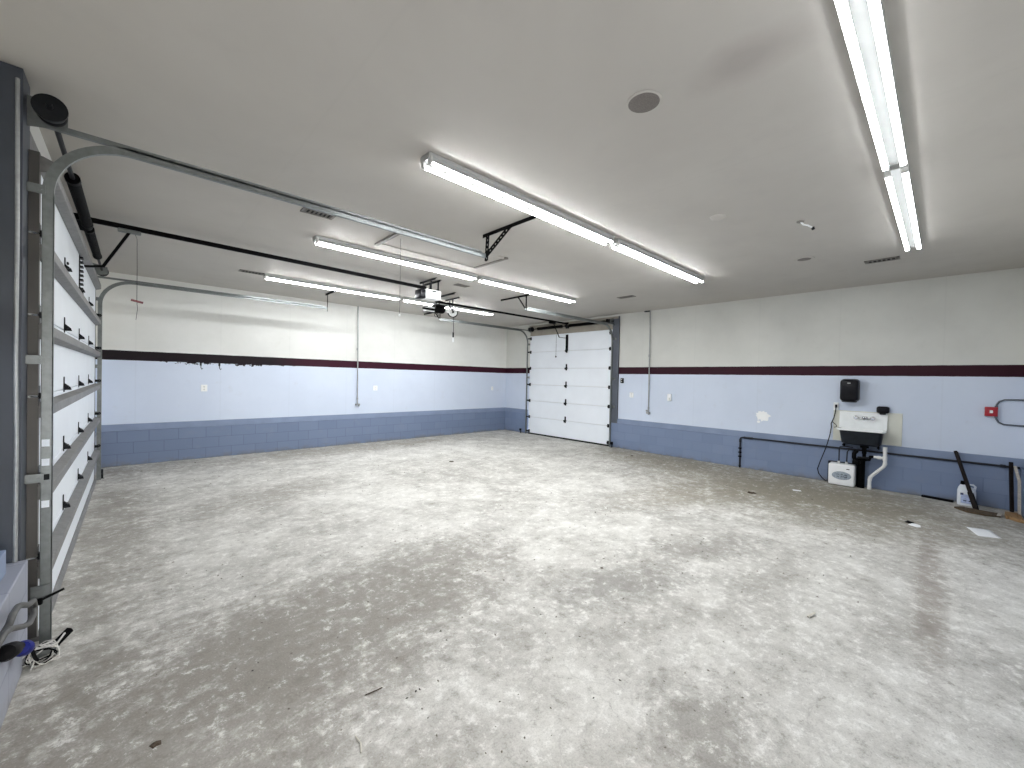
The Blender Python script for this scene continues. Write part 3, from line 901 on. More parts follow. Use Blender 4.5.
t = thing('attic_hatch', (2.95, 4.55, ZC), 'flush ceiling hatch with raised edge strips beside the near door track', 'hatch')
MB().box(2.23, 3.70, 4.20, 4.86, ZC - 0.010, ZC - 0.001).build('hatch_panel', 'ceiling', t)
MB().box(2.19, 2.235, 4.20, 4.92, ZC - 0.028, ZC - 0.001).build('edge_strip', 'vent', t, None, 0.003)
MB().box(3.69, 3.735, 4.12, 4.84, ZC - 0.028, ZC - 0.001).build('edge_strip', 'vent', t, None, 0.003)
MB().box(2.235, 3.69, 4.835, 4.86, ZC - 0.02, ZC - 0.001).build('edge_strip', 'ceiling', t, None, 0.003)
MB().box(2.235, 3.69, 4.16, 4.20, ZC - 0.02, ZC - 0.001).build('edge_strip', 'ceiling', t, None, 0.003)
MB().cyl((2.33, 4.50, ZC - 0.008), (2.33, 4.50, 2.40), 0.0022, 6).build('pull_cord', 'dark', t)
MB().lathe([(0, 0), (0.011, 0.004), (0.014, 0.02), (0.006, 0.036), (0, 0.038)], (2.33, 4.50, 2.366), (0, 0, 1), 12).build('cord_bead', 'white', t, 60)

# ------------------------------------------------------------------ openers
def strap(mb, x, y, z0, z1):
    mb.box(x - 0.014, x + 0.014, y - 0.002, y + 0.002, z0, z1)

# white box opener for the wide left door
oy = 6.13
t = thing('garage_door_opener', (3.72, oy, 3.02), 'white box door opener with long black rail to the wide left door', 'door opener')
MB().rbox(3.60, 3.90, oy - 0.11, oy + 0.11, 2.985, 3.148, 0.018, 2).build('motor_housing', 'white', t, 40)
MB().rbox(3.50, 3.602, oy - 0.10, oy + 0.10, 2.975, 3.13, 0.02, 2).build('end_cover', 'blackplastic', t, 40)
m = MB().box(3.66, 3.70, oy - 0.135, oy + 0.135, 3.146, 3.156).box(3.80, 3.84, oy - 0.135, oy + 0.135, 3.146, 3.156)
m.rbox(3.72, 3.80, oy - 0.115, oy - 0.107, 3.105, 3.125, 0.003, 1)
m.build('mount_plate', 'black', t)
m = MB().bar((-0.455, oy, 3.212), (3.66, oy, 3.175), 0.03, 0.05).box(-0.488, -0.42, oy - 0.03, oy + 0.03, 3.185, 3.245)
m.build('rail', 'black', t)
MB().rbox(-0.14, 0.05, oy - 0.028, oy + 0.028, 3.145, 3.186, 0.01, 2).build('trolley', 'galv', t)
m = MB().bar((-0.05, oy, 3.15), (-0.25, oy, 2.74), 0.026, 0.03, (0, 1, 0)).bar((-0.25, oy, 2.745), (-0.385, oy, 2.72), 0.02, 0.03, (0, 1, 0))
m.build('door_arm', 'black', t)
m = MB()
m.angle((3.66, oy - 0.30, ZC - 0.001), (3.66, oy + 0.22, ZC - 0.001), 0.035, 0.004, (1, 0, 0), (0, 0, -1))
m.angle((3.80, oy - 0.22, ZC - 0.001), (3.80, oy + 0.30, ZC - 0.001), 0.035, 0.004, (1, 0, 0), (0, 0, -1))
for xx in (3.68, 3.82):
    strap(m, xx, oy - 0.13, 3.14, ZC - 0.003); strap(m, xx, oy + 0.13, 3.14, ZC - 0.003)
m.build('hanger', 'dark', t)
rc = MB().tube([(0.0, oy, 3.15), (0.015, oy, 3.10), (0.018, oy, 2.8), (0.018, oy, 2.42), (0.024, oy, 2.33), (0.012, oy, 2.21)], 0.0022, 6).build('release_cord', 'dark', t)
MB().cyl((-0.03, oy, 2.425), (0.07, oy, 2.405), 0.012, 10).build('cord_handle', 'cord_red', rc, 40)

# dark jackshaft style opener for the narrow far door
oy = 7.18
t = thing('garage_door_opener', (4.65, oy, 3.0), 'dark motor door opener with open drive wheel and rail to the narrow far door', 'door opener')
m = MB().lathe([(0.03, -0.02), (0.076, -0.018), (0.082, 0.0), (0.082, 0.19), (0.076, 0.21), (0.03, 0.212)], (4.50, oy, 3.055), (1, 0, 0), 26)
m.box(4.48, 4.74, oy - 0.10, oy + 0.10, 3.105, 3.135)
for k in range(7):
    m.ring((4.53 + k * 0.025, oy, 3.055), (1, 0, 0), 0.083, 0.004, 26, 6)
m.build('motor', 'black', t, 40)
m = MB().rbox(4.16, 4.50, oy - 0.11, oy - 0.085, 2.99, 3.03, 0.004, 1)
m.bar((4.48, oy - 0.10, 3.11), (4.20, oy - 0.16, 3.03), 0.10, 0.006).bar((4.48, oy - 0.10, 2.95), (4.16, oy - 0.16, 2.93), 0.10, 0.006)
m.build('side_bracket', 'black', t)
m = MB().rbox(4.26, 4.47, oy - 0.06, oy + 0.06, 2.965, 3.07, 0.02, 2)
m.build('light_lens', 'white', t, 40)
m = MB().ring((4.93, oy - 0.02, 3.03), (0.35, 1, 0), 0.105, 0.011, 30, 8)
m.build('drive_wheel', 'black', t, 60)
m = MB().lathe([(0.0, -0.012), (0.09, -0.008), (0.09, 0.008), (0, 0.012)], (4.93, oy - 0.02, 3.03), (0.35, 1, 0), 30)
m.build('wheel_disc', 'fixture', t, 40)
m = MB().lathe([(0.0, -0.03), (0.022, -0.03), (0.022, 0.02), (0, 0.02)], (4.93, oy - 0.02, 3.03), (0.35, 1, 0), 16).bar((4.93, oy - 0.05, 3.03), (4.86, oy - 0.05, 3.13), 0.012, 0.02)
m.build('wheel_hub', 'black', t, 40)
MB().rbox(4.74, 4.86, oy - 0.05, oy + 0.05, 3.0, 3.08, 0.012, 1).build('gear_box', 'lampholder', t)
m = MB().bar((4.5, oy, 3.20), (8.77, oy, 3.205), 0.032, 0.042).box(8.73, 8.774, oy - 0.04, oy + 0.04, 3.185, 3.24)
m.build('rail', 'black', t)
m = MB()
m.angle((4.55, oy - 0.62, ZC - 0.001), (4.55, oy + 0.2, ZC - 0.001), 0.04, 0.005, (1, 0, 0), (0, 0, -1))
m.angle((4.88, oy - 0.30, ZC - 0.001), (4.88, oy + 0.2, ZC - 0.001), 0.03, 0.005, (1, 0, 0), (0, 0, -1))
for xx in (4.57, 4.90):
    strap(m, xx, oy - 0.06, 3.12, ZC - 0.003); strap(m, xx, oy + 0.06, 3.12, ZC - 0.003)
m.build('hanger', 'dark', t)
MB().ring((4.50, oy - 0.06, 2.915), (0.3, 1, 0), 0.04, 0.007, 18, 6).build('chain_loop', 'black', t, 60)
rc = MB().tube([(4.93, oy - 0.06, 2.92), (4.93, oy - 0.06, 2.66), (4.925, oy - 0.06, 2.44)], 0.006, 6).build('release_cord', 'black', t)
MB().cyl((4.925, oy - 0.06, 2.60), (4.925, oy - 0.06, 2.50), 0.016, 10).build('cord_sleeve', 'black', rc, 40)
MB().lathe([(0, 0), (0.017, 0.004), (0.02, 0.05), (0.014, 0.10), (0, 0.104)], (4.925, oy - 0.06, 2.39), (0, 0, 1), 12).build('cord_handle', 'white', rc, 50)
m = MB().bar((8.15, oy - 0.01, 3.19), (8.42, oy - 0.01, 2.80), 0.008, 0.026, (0, 1, 0)).bar((8.42, oy - 0.01, 2.80), (8.725, oy - 0.01, 2.80), 0.008, 0.03, (0, 1, 0)).rbox(8.02, 8.24, oy - 0.04, oy + 0.03, 3.135, 3.185, 0.008, 1)
m.build('door_arm', 'black', t)

# ------------------------------------------------------------------ wall services
def riser(label, loc, path, mat, clips, tip):
    t = thing('wall_conduit', loc, label, 'conduit')
    MB().tube(path, 0.0135, 12).build('pipe', mat, t, 50)
    for p_, q_ in clips:
        MB().cyl(p_, q_, 0.020, 14).build('coupling', mat, t, 50)
    tip(t)
    return t

def tip_back(t):
    m = MB().rbox(3.90, 4.005, YB - 0.055, YB - 0.004, 0.925, 0.965, 0.006, 1).cyl((3.985, YB - 0.03, 0.95), (3.985, YB - 0.03, 0.90), 0.016, 10).cyl((3.915, YB - 0.05, 0.945), (3.915, YB - 0.085, 0.945), 0.018, 10)
    m.build('tap_fitting', 'conduit', t, 50)
riser('galvanised conduit running down the back wall from the ceiling', (3.93, YB, 0.93), [(3.925, YB - 0.03, ZC), (3.935, YB - 0.03, 2.6), (3.945, YB - 0.03, 0.93)], 'conduit',
      [((3.928, YB - 0.03, 2.25), (3.928, YB - 0.03, 2.30)), ((3.945, YB - 0.03, 1.06), (3.945, YB - 0.03, 1.11))], tip_back)

def tip_right(t):
    m = MB().rbox(XR - 0.055, XR - 0.004, 4.66, 4.75, 0.90, 0.94, 0.006, 1).cyl((XR - 0.03, 4.745, 0.95), (XR - 0.03, 4.745, 0.99), 0.02, 10).cyl((XR - 0.03, 4.70, 0.92), (XR - 0.03, 4.70, 0.88), 0.015, 10)
    m.build('tap_fitting', 'conduit', t, 50)
    MB().rbox(XR - 0.05, XR - 0.003, 4.72, 4.86, ZC - 0.03, ZC - 0.004, 0.005, 1).build('ceiling_clamp', 'dark', t)
riser('galvanised conduit running down the wall right of the far door', (XR, 4.71, 0.9), [(XR - 0.03, 4.72, ZC), (XR - 0.03, 4.71, 2.3), (XR - 0.03, 4.70, 0.92)], 'conduit',
      [((XR - 0.03, 4.712, 2.22), (XR - 0.03, 4.712, 2.28)), ((XR - 0.03, 4.70, 1.02), (XR - 0.03, 4.70, 1.06))], tip_right)

def wall_plate(axis, a, z, label, w=0.04, h=0.058, mat='white', kind='outlet'):
    if axis == 'B':
        loc = (a, YB, z)
        t = thing('outlet_plate' if kind == 'outlet' else kind, loc, label, 'wall outlet' if kind == 'outlet' else 'switch')
        MB().rbox(a - w, a + w, YB - 0.009, YB - 0.0005, z - h, z + h, 0.004, 1).build('cover', mat, t)
        for s in (-1, 1):
            MB().cyl((a, YB - 0.0105, z + s * 0.024), (a, YB - 0.008, z + s * 0.024), 0.016, 12).build('socket', 'lampholder', t)
    else:
        loc = (XR, a, z)
        t = thing('outlet_plate' if kind == 'outlet' else kind, loc, label, 'wall outlet' if kind == 'outlet' else 'switch')
        MB().rbox(XR - 0.009, XR - 0.0005, a - w, a + w, z - h, z + h, 0.004, 1).build('cover', mat, t)
        for s in (-1, 1):
            MB().cyl((XR - 0.0105, a, z + s * 0.024), (XR - 0.008, a, z + s * 0.024), 0.016, 12).build('socket', 'lampholder', t)
    return t
wall_plate('B', 0.985, 1.34, 'white outlet plate on the back wall, below the torn end of the plum stripe', 0.05, 0.065)
wall_plate('B', 4.40, 1.34, 'white outlet plate on the back wall, just right of the conduit', 0.055, 0.06)
wall_plate('B', 8.22, 1.33, 'white outlet plate on the back wall, near the room corner')
wall_plate('R', 5.165, 1.318, 'white outlet plate on the right wall, between door jamb and conduit', 0.055, 0.06)
t = thing('wall_switch', (XR, 4.21, 1.30), 'tall white switch box on the right wall, right of the conduit', 'switch')
MB().rbox(XR - 0.035, XR - 0.0005, 4.165, 4.255, 1.225, 1.385, 0.008, 2).build('box', 'white', t, 40)
MB().rbox(XR - 0.046, XR - 0.034, 4.185, 4.215, 1.255, 1.30, 0.004, 1).build('rocker', 'lampholder', t)
t = thing('door_control', (XR, 5.42, 1.66), 'small dark door push button box beside the slate jamb', 'switch')
MB().rbox(XR - 0.045, XR - 0.0005, 5.385, 5.455, 1.60, 1.72, 0.008, 2).build('box', 'dark', t, 40)
MB().cyl((XR - 0.05, 5.42, 1.69), (XR - 0.044, 5.42, 1.69), 0.013, 12).build('button', 'lampholder', t)
MB().cyl((XR - 0.05, 5.42, 1.64), (XR - 0.044, 5.42, 1.64), 0.013, 12).build('button', 'lampholder', t)

# low dark pipe along the block plinth
t = thing('water_pipe', (XR - PB, 2.72, 0), 'long dark pipe clipped along the block plinth of the sink wall', 'pipe')
xp = XR - PB - 0.022
MB().tube([(xp, 2.715, 0.0), (xp, 2.72, 0.55), (xp, 2.71, 0.585), (xp, 2.68, 0.598), (xp, 1.0, 0.598), (xp, YF + 0.06, 0.596)], 0.015, 10).build('pipe', 'copper', t, 50)
for p_, q_ in (((xp, 2.72, 0.50), (xp, 2.72, 0.56)), ((xp, 2.66, 0.598), (xp, 2.50, 0.598)), ((xp, 2.715, 0.02), (xp, 2.715, 0.05)), ((xp, -0.55, 0.597), (xp, -0.60, 0.597))):
    MB().cyl(p_, q_, 0.021, 12).build('coupling', 'copper', t, 50)
for z in (0.22, 0.30, 0.38):
    MB().box(xp - 0.017, XR - PB, 2.695, 2.745, z - 0.012, z + 0.012).build('clip', 'black', t)

# hooks under the torn stripe
for x, lab in ((0.93, 'left small dark wall hook under the torn plum stripe'), (1.22, 'right small dark wall hook under the torn plum stripe')):
    m = MB().tube([(x, YB, 1.80), (x, YB - 0.03, 1.79), (x, YB - 0.034, 1.73), (x + 0.015, YB - 0.03, 1.70), (x + 0.03, YB - 0.02, 1.72)], 0.006, 8).box(x - 0.015, x + 0.015, YB - 0.004, YB, 1.77, 1.84)
    tag(m.build('wall_hook', 'dark', None, 50), lab, 'hook')

# fire alarm pull station with two conduits
t = thing('fire_alarm_box', (XR, -0.455, 1.31), 'red fire alarm pull box on the right wall beside the room corner', 'fire alarm')
MB().rbox(XR - 0.055, XR - 0.001, -0.515, -0.395, 1.27, 1.40, 0.008, 2).build('body', 'red', t, 40)
m = MB().rbox(XR - 0.063, XR - 0.054, -0.470, -0.440, 1.315, 1.355, 0.004, 1)
m.build('pull_handle', 'white', t)
m = MB()
for zz, s in ((1.405, 1), (1.265, -1)):
    m.tube([(XR - 0.025, -0.500, zz - s * 0.01), (XR - 0.025, -0.504, zz + s * 0.03), (XR - 0.025, -0.525, zz + s * 0.075), (XR - 0.025, -0.57, zz + s * 0.10), (XR - 0.025, -0.70, zz + s * 0.105), (XR - 0.025, YF + 0.001, zz + s * 0.105)], 0.011, 10)
    m.cyl((XR - 0.025, -0.50, zz - s * 0.015), (XR - 0.025, -0.50, zz + s * 0.012), 0.016, 12)
m.build('conduit', 'conduit_blue', t, 50)

# ------------------------------------------------------------------ sink corner
m = MB().rbox(XR - 0.012, XR - 0.0005, 0.435, 1.29, 0.72, 1.235, 0.003, 1)
tag(m.build('splash_board', 'cream', None), 'cream splash board fixed to the wall behind the sink', 'board')

t = thing('wall_sink', (XR - 0.2, 0.90, 0.7), 'old enamelled wall sink, white back and dark underside, on the cream board', 'sink')
ya, yb, xf = 0.605, 1.205, XR - 0.315
# sloped high back
m = MB()
xb_ = XR - 0.013
m.prism([(xb_, ya, 0.93), (xb_, ya, 1.215), (xb_ - 0.012, ya, 1.225), (xb_ - 0.03, ya, 1.21), (xb_ - 0.05, ya, 0.93)], (0, yb - ya, 0))
m.build('backsplash', 'enamel', t, 40, 0.008)
# basin: outer shell dark, inner bowl and rim white
def loop(x0, x1, y0, y1, z, r=0.05, n=5):
    out = []
    for cx, cy, a0 in ((x1 - r, y1 - r, 0), (x0 + r, y1 - r, PI / 2), (x0 + r, y0 + r, PI), (x1 - r, y0 + r, 1.5 * PI)):
        for i in range(n):
            a = a0 + PI / 2 * i / (n - 1)
            out.append((cx + r * math.cos(a), cy + r * math.sin(a), z))
    return out
def loft(mb, loops, cap0=False, cap1=False):
    k = len(loops[0])
    vs = [p_ for l in loops for p_ in l]
    fs = [(i * k + j, i * k + (j + 1) % k, (i + 1) * k + (j + 1) % k, (i + 1) * k + j) for i in range(len(loops) - 1) for j in range(k)]
    if cap0: fs.append(tuple(range(k)))
    if cap1: fs.append(tuple((len(loops) - 1) * k + j for j in range(k)))
    mb.add(vs, fs)
m = MB()
loft(m, [loop(xf + 0.02, xb_ - 0.02, ya + 0.03, yb - 0.03, 0.935), loop(xf + 0.025, xb_ - 0.02, ya + 0.035, yb - 0.035, 0.90), loop(xf + 0.05, xb_ - 0.02, ya + 0.06, yb - 0.06, 0.72), loop(xf + 0.08, xb_ - 0.05, ya + 0.10, yb - 0.10, 0.695)], False, True)
loft(m, [loop(xf + 0.025, xb_ - 0.025, ya + 0.035, yb - 0.035, 0.935), loop(xf + 0.055, xb_ - 0.03, ya + 0.065, yb - 0.065, 0.735), loop(xf + 0.085, xb_ - 0.055, ya + 0.105, yb - 0.105, 0.71)], False, True)
m.build('basin', 'enamel_dark', t, 40)
m = MB()
loft(m, [loop(xf, xb_ - 0.002, ya, yb, 0.925), loop(xf - 0.004, xb_ - 0.002, ya - 0.004, yb + 0.004, 0.94), loop(xf, xb_ - 0.002, ya, yb, 0.952), loop(xf + 0.03, xb_ - 0.05, ya + 0.035, yb - 0.035, 0.950),
         loop(xf + 0.045, xb_ - 0.06, ya + 0.05, yb - 0.05, 0.93), loop(xf + 0.08, xb_ - 0.08, ya + 0.09, yb - 0.09, 0.76), loop(xf + 0.12, xb_ - 0.11, ya + 0.13, yb - 0.13, 0.742)], False, True)
m.build('rim', 'enamel', t, 40)
fz = 1.135
m = MB().tube([(XR - 0.055, 0.775, fz), (XR - 0.075, 0.79, fz - 0.01), (XR - 0.08, 0.875, fz - 0.02), (XR - 0.075, 0.97, fz - 0.01), (XR - 0.055, 0.985, fz)], 0.011, 10)
m.tube([(XR - 0.08, 0.875, fz - 0.015), (XR - 0.11, 0.875, fz + 0.01), (XR - 0.17, 0.875, fz + 0.0), (XR - 0.19, 0.875, fz - 0.03)], 0.011, 10)
m.rbox(XR - 0.095, XR - 0.06, 0.84, 0.91, fz - 0.03, fz + 0.02, 0.008, 1)
fc = m.build('faucet', 'chrome', t, 50)
for y in (0.775, 0.985):
    m = MB().cyl((XR - 0.05, y, fz), (XR - 0.09, y, fz), 0.012, 12).lathe([(0.0, 0.0), (0.026, 0.004), (0.032, 0.02), (0.026, 0.034), (0.0, 0.036)], (XR - 0.085, y, fz), (-1, 0, 0.1), 16)
    m.build('faucet_handle', 'chrome', fc, 50)
m = MB()
for y in (0.69, 1.12):
    m.prism([(XR - 0.014, y, 0.69), (xf + 0.08, y, 0.69), (xf + 0.08, y, 0.672), (XR - 0.014, y, 0.63)], (0, 0.012, 0))
m.build('support_bracket', 'black', t)

# white plastic drain line
t = thing('drain_pipe', (XR - 0.18, 0.70, 0), 'white plastic drain pipe bending down below the right end of the sink', 'pipe')
xd = XR - 0.17
MB().tube([(xd, 0.613, 0.70), (xd, 0.611, 0.55), (xd, 0.606, 0.44), (xd, 0.62, 0.395), (xd, 0.66, 0.345), (xd, 0.74, 0.245), (xd, 0.775, 0.20), (xd, 0.785, 0.15), (xd, 0.785, 0.0)], 0.024, 14).build('pipe', 'pvc', t, 50)
MB().cyl((xd, 0.613, 0.525), (xd, 0.744, 0.527), 0.021, 14).build('branch', 'pvc', t, 50)
for p_, q_ in (((xd, 0.613, 0.70), (xd, 0.613, 0.63)), ((xd, 0.612, 0.56), (xd, 0.610, 0.49)), ((xd, 0.66, 0.5255), (xd, 0.70, 0.526)), ((xd, 0.606, 0.45), (xd, 0.614, 0.41)), ((xd, 0.775, 0.205), (xd, 0.785, 0.14)), ((xd, 0.785, 0.06), (xd, 0.785, 0.0))):
    MB().cyl(p_, q_, 0.0275, 14).build('coupling', 'pvc', t, 50)

# small water heater on the floor
t = thing('water_heater', (8.66, 1.13, 0), 'small square white water heater with grey oval front, on the floor below the sink', 'water heater')
hx0, hx1, hy0, hy1 = 8.50, 8.70, 0.955, 1.295
MB().rbox(hx0, hx1, hy0, hy1, 0.012, 0.36, 0.022, 3).build('body', 'white', t, 40)
MB().rbox(hx1 - 0.02, 8.742, hy0 - 0.004, hy1 + 0.035, 0.0, 0.37, 0.008, 1).build('back_shell', 'blackplastic', t, 40)
m = MB().prism([(hx0 - 0.003, 1.12 + 0.125 * math.cos(2 * PI * k / 36), 0.175 + 0.068 * math.sin(2 * PI * k / 36)) for k in range(36)], (0.006, 0, 0))
m.build('front_badge', 'badge', t, 40)
m = MB()
for k in range(3):
    for s in (-1, 1):
        m.box(hx0 - 0.0045, hx0 - 0.002, 1.12 - 0.07 + k * 0.05, 1.12 - 0.04 + k * 0.05, 0.175 + s * 0.018 - 0.006, 0.175 + s * 0.018 + 0.006)
m.ring((hx0 - 0.003, 1.07, 0.165), (1, 0, 0), 0.022, 0.003, 18, 6)
m.build('badge_marks', 'conduit_blue', t)
MB().box(hx0 - 0.003, hx0 + 0.002, 1.02, 1.06, 0.285, 0.297).build('logo', 'black', t)
m = MB()
for y in (1.175, 1.075):
    m.cyl((8.62, y, 0.355), (8.62, y, 0.395), 0.018, 12)
m.build('fitting', 'lampholder', t, 50)
m = MB().tube([(8.62, 1.175, 0.38), (8.62, 1.175, 0.60), (8.63, 1.165, 0.635), (8.65, 1.12, 0.645), (8.66, 1.0, 0.64)], 0.009, 8).tube([(8.62, 1.075, 0.38), (8.62, 1.07, 0.56), (8.63, 1.05, 0.60), (8.66, 0.95, 0.61)], 0.009, 8)
m.build('supply_pipe', 'copper', t, 50)

# dark sack-like waste pipe bundle between heater and drain
t = thing('waste_trap', (8.63, 0.90, 0), 'black waste pipe and shut-off box standing right of the heater', 'pipe')
m = MB().cyl((8.66, 0.895, 0.0), (8.66, 0.895, 0.43), 0.05, 16).cyl((8.66, 0.895, 0.43), (8.66, 0.895, 0.49), 0.055, 16)
m.build('standpipe', 'black', t, 40)
m = MB().tube([(8.63, 0.96, 0.42), (8.60, 0.98, 0.49), (8.60, 0.98, 0.55), (8.62, 0.95, 0.60)], 0.03, 12).rbox(8.56, 8.66, 0.90, 1.0, 0.375, 0.45, 0.02, 2)
m.build('elbow', 'black', t, 40)
m = MB().cyl((xf + 0.155, 0.86, 0.71), (xf + 0.155, 0.86, 0.56), 0.03, 14).tube([(xf + 0.155, 0.86, 0.58), (xf + 0.155, 0.86, 0.50), (xf + 0.15, 0.84, 0.46), (xf + 0.145, 0.80, 0.47), (xf + 0.145, 0.78, 0.525), (xf + 0.145, 0.745, 0.525)], 0.024, 12)
m.cyl((xf + 0.155, 0.86, 0.70), (xf + 0.155, 0.86, 0.655), 0.055, 18)
m.build('trap', 'black', t, 50)
MB().tube([(8.57, 0.93, 0.50), (8.55, 0.87, 0.505), (8.55, 0.80, 0.51)], 0.016, 10).build('arm', 'dark', t, 40)

# outlet with plugged cord
t = thing('outlet_plate', (XR, 1.26, 1.30), 'white outlet plate with a plugged black cord, left of the sink', 'wall outlet')
MB().rbox(XR - 0.02, XR - 0.0005, 1.225, 1.295, 1.23, 1.365, 0.006, 1).build('cover', 'white', t)
t = thing('power_cord', (XR - 0.05, 1.25, 1.31), 'black power cord hanging from the outlet down to the water heater', 'cord')
MB().rbox(XR - 0.055, XR - 0.0205, 1.24, 1.27, 1.275, 1.33, 0.008, 2).build('plug', 'blackplastic', t)
MB().tube([(XR - 0.045, 1.255, 1.28), (XR - 0.045, 1.262, 1.20), (XR - 0.04, 1.28, 1.10), (XR - 0.035, 1.315, 1.00), (XR - 0.04, 1.31, 0.94), (XR - 0.05, 1.325, 0.80), (XR - 0.108, 1.36, 0.60), (XR - 0.105, 1.44, 0.33), (XR - 0.09, 1.475, 0.20), (XR - 0.10, 1.455, 0.12), (XR - 0.10, 1.40, 0.05), (XR - 0.09, 1.36, 0.012), (8.69, 1.336, 0.03)], 0.0075, 8).build('cable', 'blackplastic', t, 60)
MB().tube([(XR - 0.04, 1.30, 1.03), (XR - 0.05, 1.25, 0.99), (XR - 0.045, 1.235, 0.955), (XR - 0.04, 1.27, 0.94)], 0.006, 8).build('loose_tail', 'blackplastic', t, 60)

# dispensers
t = thing('towel_dispenser', (XR, 1.075, 1.58), 'large black paper towel dispenser on the wall above the sink', 'dispenser')
m = MB()
loft(m, [[(XR - d, 1.075 + (y - 1.075) * s, 1.58 + (z - 1.58) * s) for (y, z) in [(a[1], a[2]) for a in [(0, q[0] - 0, q[1]) for q in lp]]] for d, s, lp in
         [(0.001, 1.0, [(p_[0], p_[1]) for p_ in loop(0.955, 1.195, 1.395, 1.765, 0, 0.05)]), (0.14, 1.0, [(p_[0], p_[1]) for p_ in loop(0.955, 1.195, 1.395, 1.765, 0, 0.05)]),
          (0.185, 0.93, [(p_[0], p_[1]) for p_ in loop(0.955, 1.195, 1.395, 1.765, 0, 0.05)]), (0.20, 0.8, [(p_[0], p_[1]) for p_ in loop(0.955, 1.195, 1.395, 1.765, 0, 0.05)])]], True, True)
m.build('case', 'blackplastic', t, 40)
MB().rbox(XR - 0.206, XR - 0.196, 1.055, 1.095, 1.69, 1.705, 0.003, 1).build('badge', 'fixture', t)
MB().box(XR - 0.17, XR - 0.03, 0.985, 1.165, 1.385, 1.396).build('paper_slot', 'slot', t)
t = thing('soap_dispenser', (XR, 0.66, 1.28), 'small rounded black soap dispenser on the wall at the sink right corner', 'dispenser')
MB().rbox(XR - 0.09, XR - 0.001, 0.585, 0.74, 1.225, 1.335, 0.03, 3).build('case', 'blackplastic', t, 40)
MB().rbox(XR - 0.10, XR - 0.03, 0.625, 0.70, 1.205, 1.232, 0.008, 1).build('push_bar', 'rubber', t)

# ------------------------------------------------------------------ leftovers in the right corner
t = thing('plastic_jug', (8.655, -0.25, 0), 'white plastic jug with blue label and black cap, on the floor beside the dark stick', 'jug')
m = MB()
cx, cy = 8.62, -0.25
loft(m, [loop(cx - 0.06, cx + 0.06, cy - 0.085, cy + 0.085, 0.002, 0.03), loop(cx - 0.064, cx + 0.064, cy - 0.09, cy + 0.09, 0.02, 0.03), loop(cx - 0.064, cx + 0.064, cy - 0.09, cy + 0.09, 0.20, 0.03),
         loop(cx - 0.055, cx + 0.055, cy - 0.08, cy + 0.08, 0.245, 0.03), loop(cx - 0.035, cx + 0.035, cy - 0.0, cy + 0.065, 0.275, 0.02), loop(cx - 0.022, cx + 0.022, cy + 0.015, cy + 0.06, 0.29, 0.015)], True, True)
m.build('bottle', 'jug', t, 40)
MB().tube([(cx, cy - 0.075, 0.22), (cx, cy - 0.082, 0.275), (cx, cy - 0.06, 0.295), (cx, cy - 0.01, 0.292), (cx, cy + 0.02, 0.275)], 0.013, 10).build('handle', 'jug', t, 50)
MB().lathe([(0.0, 0.05), (0.022, 0.05), (0.025, 0.0), (0, 0)], (cx, cy + 0.038, 0.288), (0, 0, 1), 16).build('cap', 'black', t, 40)
lb = MB().box(cx - 0.066, cx - 0.0635, cy - 0.06, cy + 0.055, 0.035, 0.16).build('label', 'label_blue', t)
m = MB().box(cx - 0.0675, cx - 0.0655, cy - 0.05, cy - 0.02, 0.065, 0.08).box(cx - 0.0675, cx - 0.0655, cy + 0.0, cy + 0.03, 0.065, 0.08).box(cx - 0.0675, cx - 0.0645, cy + 0.03, cy + 0.06, 0.15, 0.178)
m.build('label_print', 'navy', lb)

t = thing('timber_stick', (8.45, -0.335, 0), 'long dark stick leaning on the wall behind the white jug', 'stick')
MB().bar((8.37, -0.335, 0.012), (8.735, -0.135, 0.735), 0.062, 0.035, (0.3, 1, 0)).build('stick', 'wood_dark', t, None, 0.004)
MB().bar((8.372, -0.334, 0.016), (8.47, -0.280, 0.21), 0.078, 0.046, (0.3, 1, 0)).build('foot', 'wood_dark', t, None, 0.004)
m = MB().bar((8.72, 0.195, 0.016), (8.66, -0.13, 0.016), 0.05, 0.03)
tag(m.build('dark_bar', 'black', None, None, 0.004), 'flat black bar lying on the floor left of the jug', 'bar')
t = thing('floor_board', (8.2, -0.35, 0), 'brown board with pale cut end lying on the floor before the jug', 'board')
m = MB().prism([(8.27, -0.13, 0.001), (8.36, -0.19, 0.001), (8.31, -0.56, 0.001), (8.14, -0.535, 0.001), (8.08, -0.40, 0.001), (8.10, -0.24, 0.001)], (0, 0, 0.022))
m.build('board', 'wood_brown', t, None, 0.003)
m = MB().prism([(8.315, -0.562, 0.0015), (8.142, -0.537, 0.0015), (8.125, -0.50, 0.0015), (8.31, -0.52, 0.0015)], (0, 0, 0.026))
m.build('cut_end', 'wood_pale', t)
m = MB().bar((8.30, -0.585, 0.022), (8.12, -0.585, 0.022), 0.02, 0.04).prism([(8.42, -0.585, 0.001), (8.16, -0.575, 0.001), (8.05, -0.66, 0.001), (8.02, -0.712, 0.001), (8.45, -0.712, 0.001)], (0, 0, 0.04))
tag(m.build('timber_offcut', 'wood_tan', None, None, 0.004), 'tan timber offcut on the floor in the right corner', 'timber')
m = MB().bar((8.63, -0.66, 0.006), (8.68, -0.64, 0.67), 0.035, 0.03, (1, 0.3, 0))
tag(m.build('timber_post', 'wood_dark', None, None, 0.004), 'dark brown timber upright leaning in the right corner', 'timber')
m = MB().bar((8.35, -0.700, 0.045), (8.35, -0.690, 0.48), 0.028, 0.028, (1, 0, 0)).bar((8.35, -0.690, 0.47), (8.35, -0.650, 0.66), 0.028, 0.028, (1, 0, 0))
tag(m.build('bent_pole', 'wood_pale', None, None, 0.004), 'pale bent pole leaning on the wall in the right corner', 'pole')

